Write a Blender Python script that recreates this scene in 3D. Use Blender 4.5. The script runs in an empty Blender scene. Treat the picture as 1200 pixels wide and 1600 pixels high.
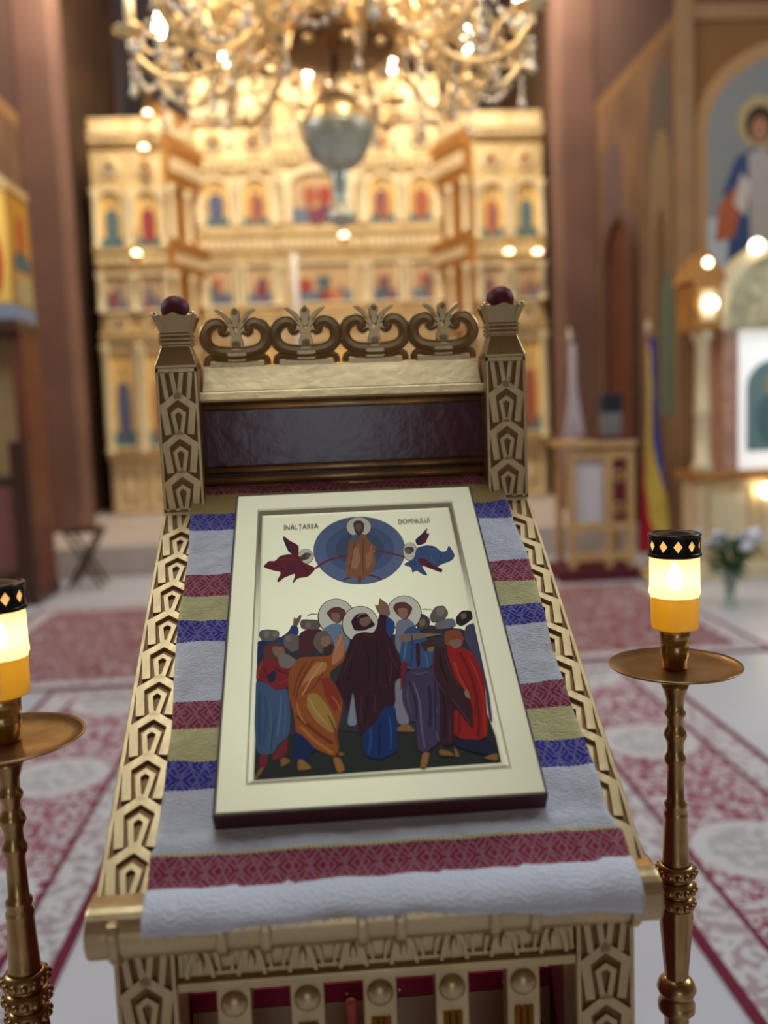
import bpy, bmesh, math, random
from mathutils import Matrix, Vector
random.seed(7)
PI = math.pi
sc = bpy.context.scene
COL = sc.collection

# ------------------------------------------------------------------ camera
CAM_YAW, CAM_PITCH, CAM_ROLL = math.radians(3.55), math.radians(6.04), math.radians(2.18)
cam_data = bpy.data.cameras.new('camera')
cam = bpy.data.objects.new('camera', cam_data)
COL.objects.link(cam)
fw = Vector((math.sin(CAM_YAW) * math.cos(CAM_PITCH), math.cos(CAM_YAW) * math.cos(CAM_PITCH), -math.sin(CAM_PITCH)))
rt = Vector((math.cos(CAM_YAW), -math.sin(CAM_YAW), 0))
up = rt.cross(fw)
cr, sr = math.cos(CAM_ROLL), math.sin(CAM_ROLL)
cx, cu = rt * cr - up * sr, rt * sr + up * cr
mw = Matrix.Identity(4)
for i in range(3):
    mw[i][0], mw[i][1], mw[i][2] = cx[i], cu[i], -fw[i]
mw[0][3], mw[1][3], mw[2][3] = -0.028, 0.0, 1.40
cam.matrix_world = mw
cam_data.sensor_width = 36.0
cam_data.lens = 36.0 * 1439 / 1600
cam_data.clip_start = 0.02
cam_data.dof.use_dof = True
cam_data.dof.focus_distance = 1.04
cam_data.dof.aperture_fstop = 2.35
sc.camera = cam

# ------------------------------------------------------------------ world, lights, exposure
world = bpy.data.worlds.new('world')
sc.world = world
world.use_nodes = True
world.node_tree.nodes['Background'].inputs[0].default_value = (0.55, 0.6, 0.7, 1)
world.node_tree.nodes['Background'].inputs[1].default_value = 0.25

def lamp(name, kind, loc, energy, color, size=1.0, size_y=None, target=None):
    d = bpy.data.lights.new(name, kind)
    d.energy = energy
    d.color = color
    if kind == 'AREA':
        d.size = size
        if size_y:
            d.shape = 'RECTANGLE'; d.size_y = size_y
        else:
            d.shape = 'DISK'
    else:
        d.shadow_soft_size = size
    o = bpy.data.objects.new(name, d)
    COL.objects.link(o)
    o.location = loc
    if target is not None:
        o.rotation_euler = (Vector(target) - Vector(loc)).to_track_quat('-Z', 'Y').to_euler()
    return o

COOL = (0.80, 0.92, 1.0)
WARM = (1.0, 0.88, 0.70)
lamp('dome_daylight', 'AREA', (0.0, 1.9, 9.6), 215, COOL, 3.6, target=(0.0, 1.5, 0))
lamp('west_window_daylight', 'AREA', (0.0, -5.0, 1.50), 3.5, (0.72, 0.85, 1.0), 0.75, 1.2, target=(0, 2, 1.4))
lamp('north_window_daylight', 'AREA', (-5.6, 3.4, 4.4), 110, COOL, 1.4, 2.4, target=(0, 4.0, 0.5))
lamp('south_window_daylight', 'AREA', (5.6, 3.4, 4.4), 135, COOL, 1.4, 2.4, target=(0.5, 4.0, 0.5))
lamp('screen_fill_north', 'AREA', (-1.7, 9.2, 6.6), 150, WARM, 0.5, target=(-1.0, 12.2, 3.2))  # added fill without a fixture, brightens the icon screen
lamp('screen_fill_south', 'AREA', (1.8, 9.2, 6.6), 150, WARM, 0.5, target=(1.1, 12.2, 3.2))  # second added fill, for the other half of the screen
vs = sc.view_settings
vs.view_transform = 'Standard'
vs.look = 'None'
vs.exposure = 0.0
vs.gamma = 1.0
vs.use_curve_mapping = False

# ------------------------------------------------------------------ helpers
def lin(c):
    c = c / 255.0
    return c / 12.92 if c <= 0.04045 else ((c + 0.055) / 1.055) ** 2.4
def L3(rgb):
    return tuple(lin(c) for c in rgb)

MATS = {}
def mat(name, rgb, rough=0.5, metal=0.0, var=None, bump=None, coat=0.0, emit=None, spec=None, transmission=0.0, sheen=0.0):
    """var=(scale, amount) value mottling; bump=(scale, strength)."""
    if name in MATS:
        return MATS[name]
    m = bpy.data.materials.new(name)
    m.use_nodes = True
    nt = m.node_tree
    b = nt.nodes['Principled BSDF']
    col = (*L3(rgb), 1)
    b.inputs['Base Color'].default_value = col
    b.inputs['Roughness'].default_value = rough
    b.inputs['Metallic'].default_value = metal
    b.inputs['Coat Weight'].default_value = coat
    b.inputs['Sheen Weight'].default_value = sheen
    b.inputs['Transmission Weight'].default_value = transmission
    if spec is not None:
        b.inputs['Specular IOR Level'].default_value = spec
    if emit:
        b.inputs['Emission Color'].default_value = (*emit[0], 1)
        b.inputs['Emission Strength'].default_value = emit[1]
    if var or bump:
        tc = nt.nodes.new('ShaderNodeTexCoord')
    if var:
        n = nt.nodes.new('ShaderNodeTexNoise')
        n.inputs['Scale'].default_value = var[0]
        n.inputs['Detail'].default_value = 4
        nt.links.new(tc.outputs['Object'], n.inputs['Vector'])
        mr = nt.nodes.new('ShaderNodeMapRange')
        mr.inputs['From Min'].default_value = 0.3
        mr.inputs['From Max'].default_value = 0.7
        mr.inputs['To Min'].default_value = 1 - var[1]
        mr.inputs['To Max'].default_value = 1 + var[1]
        nt.links.new(n.outputs['Fac'], mr.inputs['Value'])
        mx = nt.nodes.new('ShaderNodeVectorMath'); mx.operation = 'SCALE'
        mx.inputs[0].default_value = col[:3]
        nt.links.new(mr.outputs['Result'], mx.inputs['Scale'])
        nt.links.new(mx.outputs['Vector'], b.inputs['Base Color'])
    if bump:
        n2 = nt.nodes.new('ShaderNodeTexNoise')
        n2.inputs['Scale'].default_value = bump[0]
        n2.inputs['Detail'].default_value = 3
        nt.links.new(tc.outputs['Object'], n2.inputs['Vector'])
        bp = nt.nodes.new('ShaderNodeBump')
        bp.inputs['Strength'].default_value = bump[1]
        bp.inputs['Distance'].default_value = 0.004
        nt.links.new(n2.outputs['Fac'], bp.inputs['Height'])
        nt.links.new(bp.outputs['Normal'], b.inputs['Normal'])
    MATS[name] = m
    return m

def paint_mat(name, rough=0.5, metal=0.0, spec=0.4):
    m = bpy.data.materials.new(name); m.use_nodes = True
    nt = m.node_tree; b = nt.nodes['Principled BSDF']
    a = nt.nodes.new('ShaderNodeVertexColor'); a.layer_name = 'Col'
    nt.links.new(a.outputs['Color'], b.inputs['Base Color'])
    b.inputs['Roughness'].default_value = rough
    b.inputs['Metallic'].default_value = metal
    b.inputs['Specular IOR Level'].default_value = spec
    MATS[name] = m
    return m

class MB:
    """Collects shapes and links them as one mesh object."""
    def __init__(s):
        s.v, s.f, s.c, s.sm, s.mi = [], [], [], [], []
    def add(s, verts, faces, col=None, smooth=False, mi=0):
        o = len(s.v)
        s.v += [tuple(p) for p in verts]
        for f in faces:
            s.f.append(tuple(i + o for i in f)); s.c.append(col); s.sm.append(smooth); s.mi.append(mi)
        return s
    def box(s, c, d, col=None, mi=0):
        x, y, z = c; a, b, e = d[0] / 2, d[1] / 2, d[2] / 2
        v = [(x + i * a, y + j * b, z + k * e) for k in (-1, 1) for j in (-1, 1) for i in (-1, 1)]
        return s.add(v, [(0, 2, 3, 1), (4, 5, 7, 6), (0, 1, 5, 4), (2, 6, 7, 3), (0, 4, 6, 2), (1, 3, 7, 5)], col, mi=mi)
    def span(s, x0, x1, y0, y1, z0, z1, col=None, mi=0):
        return s.box(((x0 + x1) / 2, (y0 + y1) / 2, (z0 + z1) / 2), (x1 - x0, y1 - y0, z1 - z0), col, mi)
    def lathe(s, prof, n=24, c=(0, 0, 0), axis='z', col=None, smooth=True, caps=True, mi=0):
        v, f = [], []
        for r, z in prof:
            for k in range(n):
                t = 2 * PI * k / n
                p = (r * math.cos(t), r * math.sin(t), z)
                if axis == 'y': p = (p[0], -p[2], p[1])
                if axis == 'x': p = (p[2], p[0], p[1])
                v.append((p[0] + c[0], p[1] + c[1], p[2] + c[2]))
        m = len(prof)
        for i in range(m - 1):
            for k in range(n):
                f.append((i * n + k, i * n + (k + 1) % n, (i + 1) * n + (k + 1) % n, (i + 1) * n + k))
        if caps:
            f.append(tuple(range(n - 1, -1, -1))); f.append(tuple((m - 1) * n + k for k in range(n)))
        return s.add(v, f, col, smooth, mi)
    def tube(s, pts, r, n=8, col=None, caps=True, mi=0, flat=None):
        pts = [Vector(p) for p in pts]
        rs = r if isinstance(r, (list, tuple)) else [r] * len(pts)
        v, f = [], []
        ref = None
        for i, p in enumerate(pts):
            t = (pts[min(i + 1, len(pts) - 1)] - pts[max(i - 1, 0)]).normalized()
            if flat is not None:
                u = t.cross(Vector(flat)).normalized(); w = Vector(flat)
            else:
                if ref is None:
                    ref = Vector((0, 0, 1)) if abs(t.z) < 0.9 else Vector((1, 0, 0))
                u = t.cross(ref).normalized(); w = u.cross(t).normalized(); ref = w
            for k in range(n):
                a = 2 * PI * k / n
                v.append(p + (u * math.cos(a) + w * math.sin(a)) * rs[i])
        for i in range(len(pts) - 1):
            for k in range(n):
                f.append((i * n + k, i * n + (k + 1) % n, (i + 1) * n + (k + 1) % n, (i + 1) * n + k))
        if caps:
            f.append(tuple(range(n - 1, -1, -1))); f.append(tuple((len(pts) - 1) * n + k for k in range(n)))
        return s.add(v, f, col, True, mi)
    def ball(s, c, r, n=12, sz=(1, 1, 1), col=None, mi=0):
        prof = [(max(1e-4, math.cos(a)) * r, math.sin(a) * r) for a in [(-.5 + k / (n // 2 + 1)) * PI for k in range(n // 2 + 2)]]
        t = MB().lathe(prof, n)
        return s.add([(c[0] + x * sz[0], c[1] + y * sz[1], c[2] + z * sz[2]) for x, y, z in t.v], t.f, col, True, mi)
    def prism(s, poly, d0, d1, fn=None, inset=0.0, col=None, mi=0):
        """extrude a 2D polygon from depth d0 to d1; fn maps (x, y, d) to 3D."""
        fn = fn or (lambda x, y, d: (x, y, d))
        n = len(poly)
        area = sum(poly[i][0] * poly[(i + 1) % n][1] - poly[(i + 1) % n][0] * poly[i][1] for i in range(n))
        if area < 0: poly = poly[::-1]
        top = offset_poly(poly, inset) if inset else poly
        v = [fn(x, y, d0) for x, y in poly] + [fn(x, y, d1) for x, y in top]
        f = [tuple(range(n, 2 * n)), tuple(range(n - 1, -1, -1))] + [(i, (i + 1) % n, n + (i + 1) % n, n + i) for i in range(n)]
        return s.add(v, f, col, mi=mi)
    def stroke(s, pts, w, d0, d1, closed=False, fn=None, top=0.72, col=None, mi=0):
        """raised band along a 2D polyline, mitred, narrower on top."""
        fn = fn or (lambda x, y, d: (x, y, d))
        n = len(pts); P = [Vector((p[0], p[1])) for p in pts]
        ws = w if isinstance(w, (list, tuple)) else [w] * n
        v = []
        for i in range(n):
            a = P[i] - P[i - 1] if (i > 0 or closed) else P[1] - P[0]
            b = P[(i + 1) % n] - P[i] if (i < n - 1 or closed) else a
            a = a.normalized(); b = b.normalized()
            na = Vector((-a.y, a.x)); nb = Vector((-b.y, b.x)); m = na + nb
            if m.length < 1e-6: m = na
            m.normalize(); k = 1 / max(0.45, m.dot(na)) * ws[i] / 2
            for q, d in ((k, d0), (k * top, d1), (-k * top, d1), (-k, d0)):
                pt = P[i] + m * q; v.append(fn(pt.x, pt.y, d))
        f = []
        for i in range(n if closed else n - 1):
            j = (i + 1) % n
            for k in range(4):
                f.append((i * 4 + k, i * 4 + (k + 1) % 4, j * 4 + (k + 1) % 4, j * 4 + k))
        if not closed:
            f += [(0, 1, 2, 3), tuple((n - 1) * 4 + k for k in (3, 2, 1, 0))]
        return s.add(v, f, col, mi=mi)
    def mesh(s, name):
        me = bpy.data.meshes.new(name)
        me.from_pydata(s.v, [], s.f)
        me.polygons.foreach_set('use_smooth', s.sm)
        me.polygons.foreach_set('material_index', s.mi)
        if any(c is not None for c in s.c):
            at = me.color_attributes.new('Col', 'FLOAT_COLOR', 'CORNER')
            buf = []
            for p, c in zip(me.polygons, s.c):
                c = c or (0.5, 0.5, 0.5)
                buf += [c[0], c[1], c[2], 1.0] * p.loop_total
            at.data.foreach_set('color', buf)
        bm = bmesh.new(); bm.from_mesh(me)
        if not getattr(s, 'keep', False):
            bmesh.ops.recalc_face_normals(bm, faces=bm.faces)
        bm.to_mesh(me); bm.free()
        me.update()
        return me
    def build(s, name, m, parent=None, loc=(0, 0, 0), rot=(0, 0, 0), bevel=0.0, seg=2):
        return link(name, s.mesh(name), m, parent, loc, rot, bevel, seg)

def offset_poly(poly, d):
    n = len(poly); out = []
    for i in range(n):
        p0, p, p1 = Vector(poly[i - 1]), Vector(poly[i]), Vector(poly[(i + 1) % n])
        a, b = (p - p0).normalized(), (p1 - p).normalized()
        na, nb = Vector((-a.y, a.x)), Vector((-b.y, b.x))
        m = na + nb
        if m.length < 1e-6: m = na
        m.normalize()
        q = p + m * (d / max(0.4, m.dot(na)))
        out.append((q.x, q.y))
    return out

def link(name, me, m, parent=None, loc=(0, 0, 0), rot=(0, 0, 0), bevel=0.0, seg=2):
    o = bpy.data.objects.new(name, me)
    COL.objects.link(o)
    if m is not None and not me.materials:
        for k in (m if isinstance(m, (list, tuple)) else [m]):
            me.materials.append(k)
    o.location = loc; o.rotation_euler = rot
    o.parent = parent
    if bevel:
        b = o.modifiers.new('bevel', 'BEVEL')
        b.width = bevel; b.segments = seg; b.limit_method = 'ANGLE'; b.angle_limit = math.radians(40)
    return o

def tag(o, label, cat, group=None):
    o['label'] = label; o['category'] = cat
    if group: o['group'] = group
    return o
def thing(name, label, cat, loc=(0, 0, 0), rotz=0.0, group=None):
    o = bpy.data.objects.new(name, None)
    COL.objects.link(o)
    o.empty_display_size = 0.1
    o.location = loc; o.rotation_euler = (0, 0, rotz)
    return tag(o, label, cat, group)
def struct(name, mb, m, parent=None, bevel=0.0, **k):
    o = mb.build(name, m, parent, bevel=bevel, **k)
    if parent is None: o['kind'] = 'structure'
    return o
def dup(root, loc, rotz=0.0):
    def cp(o, par):
        c = o.copy(); COL.objects.link(c); c.parent = par
        for ch in list(o.children): cp(ch, c)
        return c
    r = cp(root, None)
    r.location = loc; r.rotation_euler = (0, 0, rotz)
    return r
def chaikin(pts, it=2, closed=True):
    for _ in range(it):
        out = []
        n = len(pts)
        if not closed: out.append(pts[0])
        for i in range(n if closed else n - 1):
            p, q = pts[i], pts[(i + 1) % n]
            out.append(tuple(.75 * a + .25 * b for a, b in zip(p, q)))
            out.append(tuple(.25 * a + .75 * b for a, b in zip(p, q)))
        if not closed: out.append(pts[-1])
        pts = out
    return pts
def arc(cx, cy, r, a0, a1, n, ry=None):
    ry = ry or r
    return [(cx + r * math.cos(math.radians(a0 + (a1 - a0) * k / n)), cy + ry * math.sin(math.radians(a0 + (a1 - a0) * k / n))) for k in range(n + 1)]

# ------------------------------------------------------------------ materials
GOLD = mat('lectern_gold_leaf', (202, 175, 130), rough=0.37, metal=0.88, var=(18, 0.12), bump=(60, 0.12))
BURG = mat('burgundy_lacquer', (92, 16, 34), rough=0.19, var=(9, 0.15), bump=(45, 0.10), spec=0.35)
BURGM = mat('burgundy_wood', (104, 18, 32), rough=0.55)
ICONGOLD = mat('icon_gold_leaf', (208, 198, 164), rough=0.46, metal=0.6, var=(7, 0.04))
BRASS = mat('aged_brass', (184, 148, 98), rough=0.30, metal=0.95, var=(26, 0.22), bump=(50, 0.10))
BRASS2 = mat('polished_gold', (206, 160, 88), rough=0.28, metal=0.9)
ISOGOLD = mat('iconostasis_gold', (220, 190, 136), rough=0.42, metal=0.35, var=(6, 0.16))
ISOPALE = mat('iconostasis_pale_gold', (236, 218, 176), rough=0.45, metal=0.25, var=(6, 0.1))
ISOAMB = mat('iconostasis_amber', (180, 126, 62), rough=0.45, metal=0.35, var=(7, 0.2))
PAINT = paint_mat('egg_tempera', 0.6, spec=0.12)
GROUND = mat('bronze_carved_ground', (142, 102, 62), rough=0.5, metal=0.5, var=(30, 0.2))
FRESCO = paint_mat('fresco_paint', 0.8, spec=0.2)
DARKWOOD = mat('dark_wood', (70, 38, 24), rough=0.4, var=(5, 0.25))
REDWOOD = mat('red_brown_wood', (108, 54, 32), rough=0.45, var=(5, 0.2))
LIGHTWOOD = mat('gilded_light_wood', (206, 168, 112), rough=0.45, metal=0.2, var=(8, 0.12))
BLACKTIN = mat('black_tin', (26, 25, 27), rough=0.32, metal=0.5)
MARBLE = mat('white_marble', (206, 206, 214), rough=0.28, var=(1.2, 0.06))
STEPCLOTH = mat('pale_step_carpet', (196, 184, 176), rough=0.85, var=(3, 0.1))
WALLOCHRE = mat('ochre_fresco_wall', (116, 84, 58), rough=0.85, var=(1.6, 0.28))
PIERM = mat('pier_mauve_fresco', (126, 92, 78), rough=0.85, var=(1.3, 0.2))
WALLDARK = mat('apse_dark_fresco', (104, 92, 96), rough=0.9, var=(0.9, 0.25))
PLASTER = mat('nave_plaster', (150, 124, 100), rough=0.9, var=(0.7, 0.15))
WHITEP = mat('white_enamel', (232, 232, 228), rough=0.4)
BULB = mat('lit_bulb', (255, 244, 225), rough=0.4, emit=((1.0, 0.88, 0.68), 26.0))
LAMPB = mat('lit_small_lamp', (255, 240, 210), rough=0.4, emit=((1.0, 0.86, 0.58), 9.0))
SILVER = mat('greenish_silver', (206, 208, 188), rough=0.32, metal=0.55, var=(9, 0.12))

# ------------------------------------------------------------------ the room
struct('floor', MB().span(-6.2, 6.2, -5.2, 16, -0.12, 0), MARBLE)
struct('floor_platform', MB().span(-2.95, 2.95, 8.6, 15.5, 0.0, 0.28), STEPCLOTH, bevel=0.012)
struct('wall_apse', MB().span(-3.4, 3.4, 15.0, 15.4, 0, 9.0), WALLDARK)
for s, nm in ((-1, 'left'), (1, 'right')):
    struct('wall_pier_' + nm, MB().span(min(s * 2.60, s * 2.98), max(s * 2.60, s * 2.98), 9.9, 10.4, 0.281, 9.0), PIERM, bevel=0.02)
    struct('wall_chancel_' + nm, MB().span(min(s * 2.98, s * 3.3), max(s * 2.98, s * 3.3), 7.6, 15.4, 0, 9.0), WALLOCHRE)
    struct('wall_transept_' + nm, MB().span(min(s * 3.3, s * 6.2), max(s * 3.3, s * 6.2), 7.6, 7.9, 0, 9.0), WALLOCHRE)
    struct('wall_nave_' + nm, MB().span(min(s * 5.9, s * 6.2), max(s * 5.9, s * 6.2), -5.2, 7.6, 0, 9.0), PLASTER)
    # tall nave windows where the side daylight comes in
    w = struct('window_%d' % (2 if s < 0 else 3), MB().span(min(s * 5.82, s * 5.9), max(s * 5.82, s * 5.9), 2.6, 4.2, 3.1, 5.7), WHITEP)
    g = MB()
    for a in range(2):
        for c in range(3):
            g.span(min(s * 5.80, s * 5.815), max(s * 5.80, s * 5.815), 2.68 + a * 0.75, 3.37 + a * 0.75, 3.18 + c * 0.84, 3.96 + c * 0.84)
    g.build('window_pane', mat('daylit_glass', (205, 222, 240), rough=0.1, emit=((0.75, 0.88, 1.0), 2.5)), w)
struct('wall_west', MB().span(-6.2, 6.2, -5.5, -5.2, 0, 9.0), PLASTER)
w = struct('window_1', MB().span(-0.65, 0.65, -5.2, -5.1, 0.80, 2.30), WHITEP)
g = MB()
for a in range(2):
    for c in range(3):
        g.span(-0.60 + a * 0.62, -0.02 + a * 0.62, -5.095, -5.085, 0.86 + c * 0.47, 1.29 + c * 0.47)
g.build('window_pane', MATS['daylit_glass'], w)
# vault with the opening of the dome drum over the lectern
g = MB()
g.span(-6.2, 6.2, -5.5, 0.0, 9.0, 9.3); g.span(-6.2, 6.2, 3.8, 15.5, 9.0, 9.3)
g.span(-6.2, -1.9, 0.0, 3.8, 9.0, 9.3); g.span(1.9, 6.2, 0.0, 3.8, 9.0, 9.3)
struct('ceiling', g, PLASTER)
g = MB()
n = 24
g.lathe([(1.9, 9.3), (1.9, 11.0), (2.05, 11.0), (2.05, 9.3)], 32, (0, 1.9, 0), caps=False)
g.lathe([(2.05, 11.0), (1.5, 12.0), (0.6, 12.6), (0.01, 12.7)], 32, (0, 1.9, 0), caps=False)
struct('wall_dome_drum', g, PLASTER)

# painted bands, niches and figures of the walls
def fresco(name, polys, parent, loc, rot=(0, 0, 0), step=0.0006, material=None):
    """flat painted shapes in (x, z), facing -y."""
    mb = MB(); mb.keep = True
    for k, (rgb, poly) in enumerate(polys):
        n = len(poly)
        area = sum(poly[i][0] * poly[(i + 1) % n][1] - poly[(i + 1) % n][0] * poly[i][1] for i in range(n))
        if area < 0: poly = poly[::-1]
        mb.add([(x, -k * step, z) for x, z in poly], [tuple(range(n))], L3(rgb))
    return mb.build(name, material or FRESCO, parent, loc, rot)
def ellipse(cx, cz, rx, rz, n=20):
    return [(cx + rx * math.cos(2 * PI * k / n), cz + rz * math.sin(2 * PI * k / n)) for k in range(n)]

def fresco_frame(z0, z1, x0, x1, spring, ):
    return [(x0, z0)] + [((x0 + x1) / 2 - (x1 - x0) / 2 * math.cos(PI * k / 14), spring + (z1 - spring) * math.sin(PI * k / 14)) for k in range(15)] + [(x1, z0)]

wt = bpy.data.objects['wall_transept_right']
# orange field, blue-grey arched niche with a standing painted figure
fresco('painted_arch', [((132, 92, 54), [(3.03, 2.2), (5.3, 2.2), (5.3, 4.45), (3.03, 4.45)]),
                        ((176, 136, 92), fresco_frame(2.0, 4.34, 3.10, 5.0, 3.62)),
                        ((136, 136, 134), fresco_frame(2.0, 4.22, 3.20, 4.9, 3.60)),
                        ((176, 186, 190), [(3.20, 2.0), (4.9, 2.0), (4.9, 2.9), (3.20, 2.9)])], wt, (0, 7.595, 0))
fig = [((178, 158, 112), ellipse(3.79, 3.70, 0.20, 0.21)), ((70, 50, 40), ellipse(3.78, 3.68, 0.125, 0.15)), ((170, 120, 90), ellipse(3.78, 3.64, 0.075, 0.10)),
       ((60, 76, 112), [(3.50, 2.2), (3.52, 2.9), (3.47, 3.15), (3.58, 3.42), (3.74, 3.50), (3.92, 3.48), (4.08, 3.3), (4.10, 2.8), (4.0, 2.2)]),
       ((176, 164, 158), [(3.66, 2.2), (3.70, 2.8), (3.68, 3.45), (3.82, 3.5), (3.98, 3.3), (3.96, 2.2)]),
       ((172, 92, 60), [(3.40, 2.75), (3.44, 3.05), (3.58, 3.2), (3.62, 3.02), (3.56, 2.78)]),
       ((200, 186, 176), [(3.56, 3.05), (3.62, 3.3), (3.70, 3.22), (3.66, 2.95)])]
fresco('painted_figure', fig, wt, (-.14, 7.592, -.04))
g = MB()
g.span(3.0, 5.6, 7.56, 7.6, 4.45, 4.58)
struct('trim_1', g, mat('gilt_band', (150, 114, 76), rough=0.7, var=(4, 0.1)))
struct('trim_2', MB().span(2.93, 3.06, 7.53, 7.6, 0.0, 9.0), MATS['gilt_band'])
struct('wall_upper_red', MB().span(3.06, 5.6, 7.57, 7.6, 4.6, 6.2), mat('pompeian_red', (124, 58, 48), rough=0.9))
# chancel wall right (x = 2.98 face): arched doorway, painted arch, cornice; its plane faces -x
wc = bpy.data.objects['wall_chancel_right']
def side_poly(poly): return poly
RY = (0, 0, -PI / 2)
fresco('painted_arch', [((88, 66, 58), [(-10.0, 4.55), (-7.62, 4.55), (-7.62, 7.5), (-10.0, 7.5)]),
                        ((134, 100, 66), [(-10.0, 4.42), (-7.62, 4.42), (-7.62, 4.56), (-10.0, 4.56)]),
                        ((98, 86, 76), fresco_frame(2.6, 4.3, -8.35, -7.75, 3.9)),
                        ((134, 112, 80), fresco_frame(0.9, 3.75, -8.30, -7.80, 3.3)),
                        ((104, 78, 56), fresco_frame(0.9, 3.1, -8.20, -7.92, 2.7)),
                        ((104, 84, 84), fresco_frame(2.9, 4.0, -9.6, -9.1, 3.7)),
                        ((96, 108, 90), [(-8.1, 1.3), (-8.05, 2.4), (-7.9, 2.55), (-7.75, 2.4), (-7.7, 1.3)])], wc, (2.978, 0, 0), RY)
fresco('painted_arch', [((88, 66, 58), [(7.62, 4.55), (10.0, 4.55), (10.0, 7.5), (7.62, 7.5)]),
                        ((150, 112, 74), [(7.62, 4.42), (10.0, 4.42), (10.0, 4.56), (7.62, 4.56)])], bpy.data.objects['wall_chancel_left'], (-2.978, 0, 0), (0, 0, PI / 2))
# doorway: dark red arched leaf with a raised frame on the chancel wall
dg = MB()
fn = lambda x, y, d: (-d, x, y)
dg.prism(fresco_frame(0.281, 3.16, 8.72, 9.42, 2.75), 0.0, 0.03, fn)
door = struct('door_1', dg, mat('dark_red_door', (92, 40, 26), rough=0.5, var=(2, 0.3)))
door.location = (2.978, 0, 0)
fr = MB().stroke(fresco_frame(0.281, 3.22, 8.66, 9.48, 2.75), 0.10, 0.0, 0.07, fn=fn)
fr.build('door_frame', mat('door_frame_brown', (84, 50, 34), rough=0.6), door)
# rounded blind arches on the dark apse wall
wa = bpy.data.objects['wall_apse']
fresco('painted_arch', [((70, 66, 70), fresco_frame(5.0, 8.6, -2.9, 2.9, 6.0)), ((96, 86, 86), fresco_frame(5.0, 8.2, -2.6, 2.6, 5.8)), ((66, 62, 68), fresco_frame(5.0, 7.9, -2.4, 2.4, 5.6))], wa, (0, 14.99, 0))

# ------------------------------------------------------------------ rugs
def rug_mat(name, hw, red, pale, ovals, field, light=1.0):
    """Bands by distance from the edge (hw = half widths), scattered vine motifs and oval medallions."""
    m = bpy.data.materials.new(name); m.use_nodes = True
    nt = m.node_tree; N = nt.nodes; b = N['Principled BSDF']; K = nt.links.new
    b.inputs['Roughness'].default_value = 0.9
    tc = N.new('ShaderNodeTexCoord'); sp = N.new('ShaderNodeSeparateXYZ'); K(tc.outputs['Object'], sp.inputs[0])
    def mth(op, a, c=None, d=None):
        n = N.new('ShaderNodeMath'); n.operation = op
        for i, q in enumerate((a, c, d)):
            if q is None: continue
            if isinstance(q, (int, float)): n.inputs[i].default_value = q
            else: K(q, n.inputs[i])
        return n.outputs[0]
    def mix(f, a, c):
        n = N.new('ShaderNodeMix'); n.data_type = 'RGBA'
        K(f, n.inputs['Factor'])
        for s_, q in ((n.inputs['A'], a), (n.inputs['B'], c)):
            if isinstance(q, tuple): s_.default_value = (*L3(q), 1)
            else: K(q, s_)
        return n.outputs['Result']
    ax, ay = mth('ABSOLUTE', sp.outputs[0]), mth('ABSOLUTE', sp.outputs[1])
    e = mth('MINIMUM', mth('SUBTRACT', hw[0], ax), mth('SUBTRACT', hw[1], ay))   # distance to the nearest edge
    no = N.new('ShaderNodeTexNoise'); no.inputs['Scale'].default_value = 15; no.inputs['Detail'].default_value = 1.5
    no.inputs['Distortion'].default_value = 1.6
    K(tc.outputs['Object'], no.inputs['Vector'])
    vine = mth('LESS_THAN', mth('ABSOLUTE', mth('SUBTRACT', no.outputs['Fac'], 0.5)), 0.042 * light)
    n2 = N.new('ShaderNodeTexNoise'); n2.inputs['Scale'].default_value = 26; n2.inputs['Detail'].default_value = 1
    K(tc.outputs['Object'], n2.inputs['Vector'])
    speck = mth('GREATER_THAN', n2.outputs['Fac'], 0.56)
    base = mix(vine, field, pale)
    base = mix(mth('MULTIPLY', speck, 0.55 * light), base, pale)
    if ovals:
        pit, rx, ry = ovals
        fy = mth('SUBTRACT', mth('PINGPONG', mth('ADD', sp.outputs[1], 50 * pit), pit / 2), 0.0)
        q = mth('ADD', mth('POWER', mth('DIVIDE', sp.outputs[0], rx), 2), mth('POWER', mth('DIVIDE', fy, ry), 2))
        base = mix(mth('LESS_THAN', q, 1.0), base, pale)
        inner = mth('MULTIPLY', mth('LESS_THAN', q, 0.55), mth('GREATER_THAN', n2.outputs['Fac'], 0.47))
        base = mix(mth('MULTIPLY', inner, 0.4), base, (120, 128, 126))
    bord = mix(mth('MULTIPLY', mth('GREATER_THAN', n2.outputs['Fac'], 0.52), 0.65), pale, (150, 120, 124))
    base = mix(mth('LESS_THAN', e, 0.155), base, bord)
    base = mix(mth('MULTIPLY', mth('LESS_THAN', e, 0.175), mth('GREATER_THAN', e, 0.155)), base, red)
    base = mix(mth('LESS_THAN', e, 0.03), base, red)
    K(base, b.inputs['Base Color'])
    return m
PALE = (206, 202, 204)
def rug(name, label, c, hx, hy, ovals, field, red=(112, 20, 48), group=None, light=1.0):
    mb = MB().span(-hx, hx, -hy, hy, 0, 0.008)
    o = mb.build(name, rug_mat('rug_' + name + str(len(bpy.data.materials)), (hx, hy), red, PALE, ovals, field, light), None, (c[0], c[1], 0.0005))
    return tag(o, label, 'rug', group)
rug('runner_rug', 'red and white runner rug with oval medallions, right of the gold lectern', (1.265, 1.70), 0.385, 3.15, (0.97, 0.20, 0.20), (142, 44, 70))
rug('runner_rug', 'red and white runner rug with oval medallions, left of the gold lectern', (-1.15, 1.70), 0.385, 3.15, (0.97, 0.20, 0.20), (142, 44, 70))
rug('crossing_rug', 'large crimson rug with white vine pattern lying before the altar platform', (0.1, 6.02), 2.35, 1.12, (2.4, 0.42, 0.3), (122, 6, 34), light=0.6)

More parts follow.
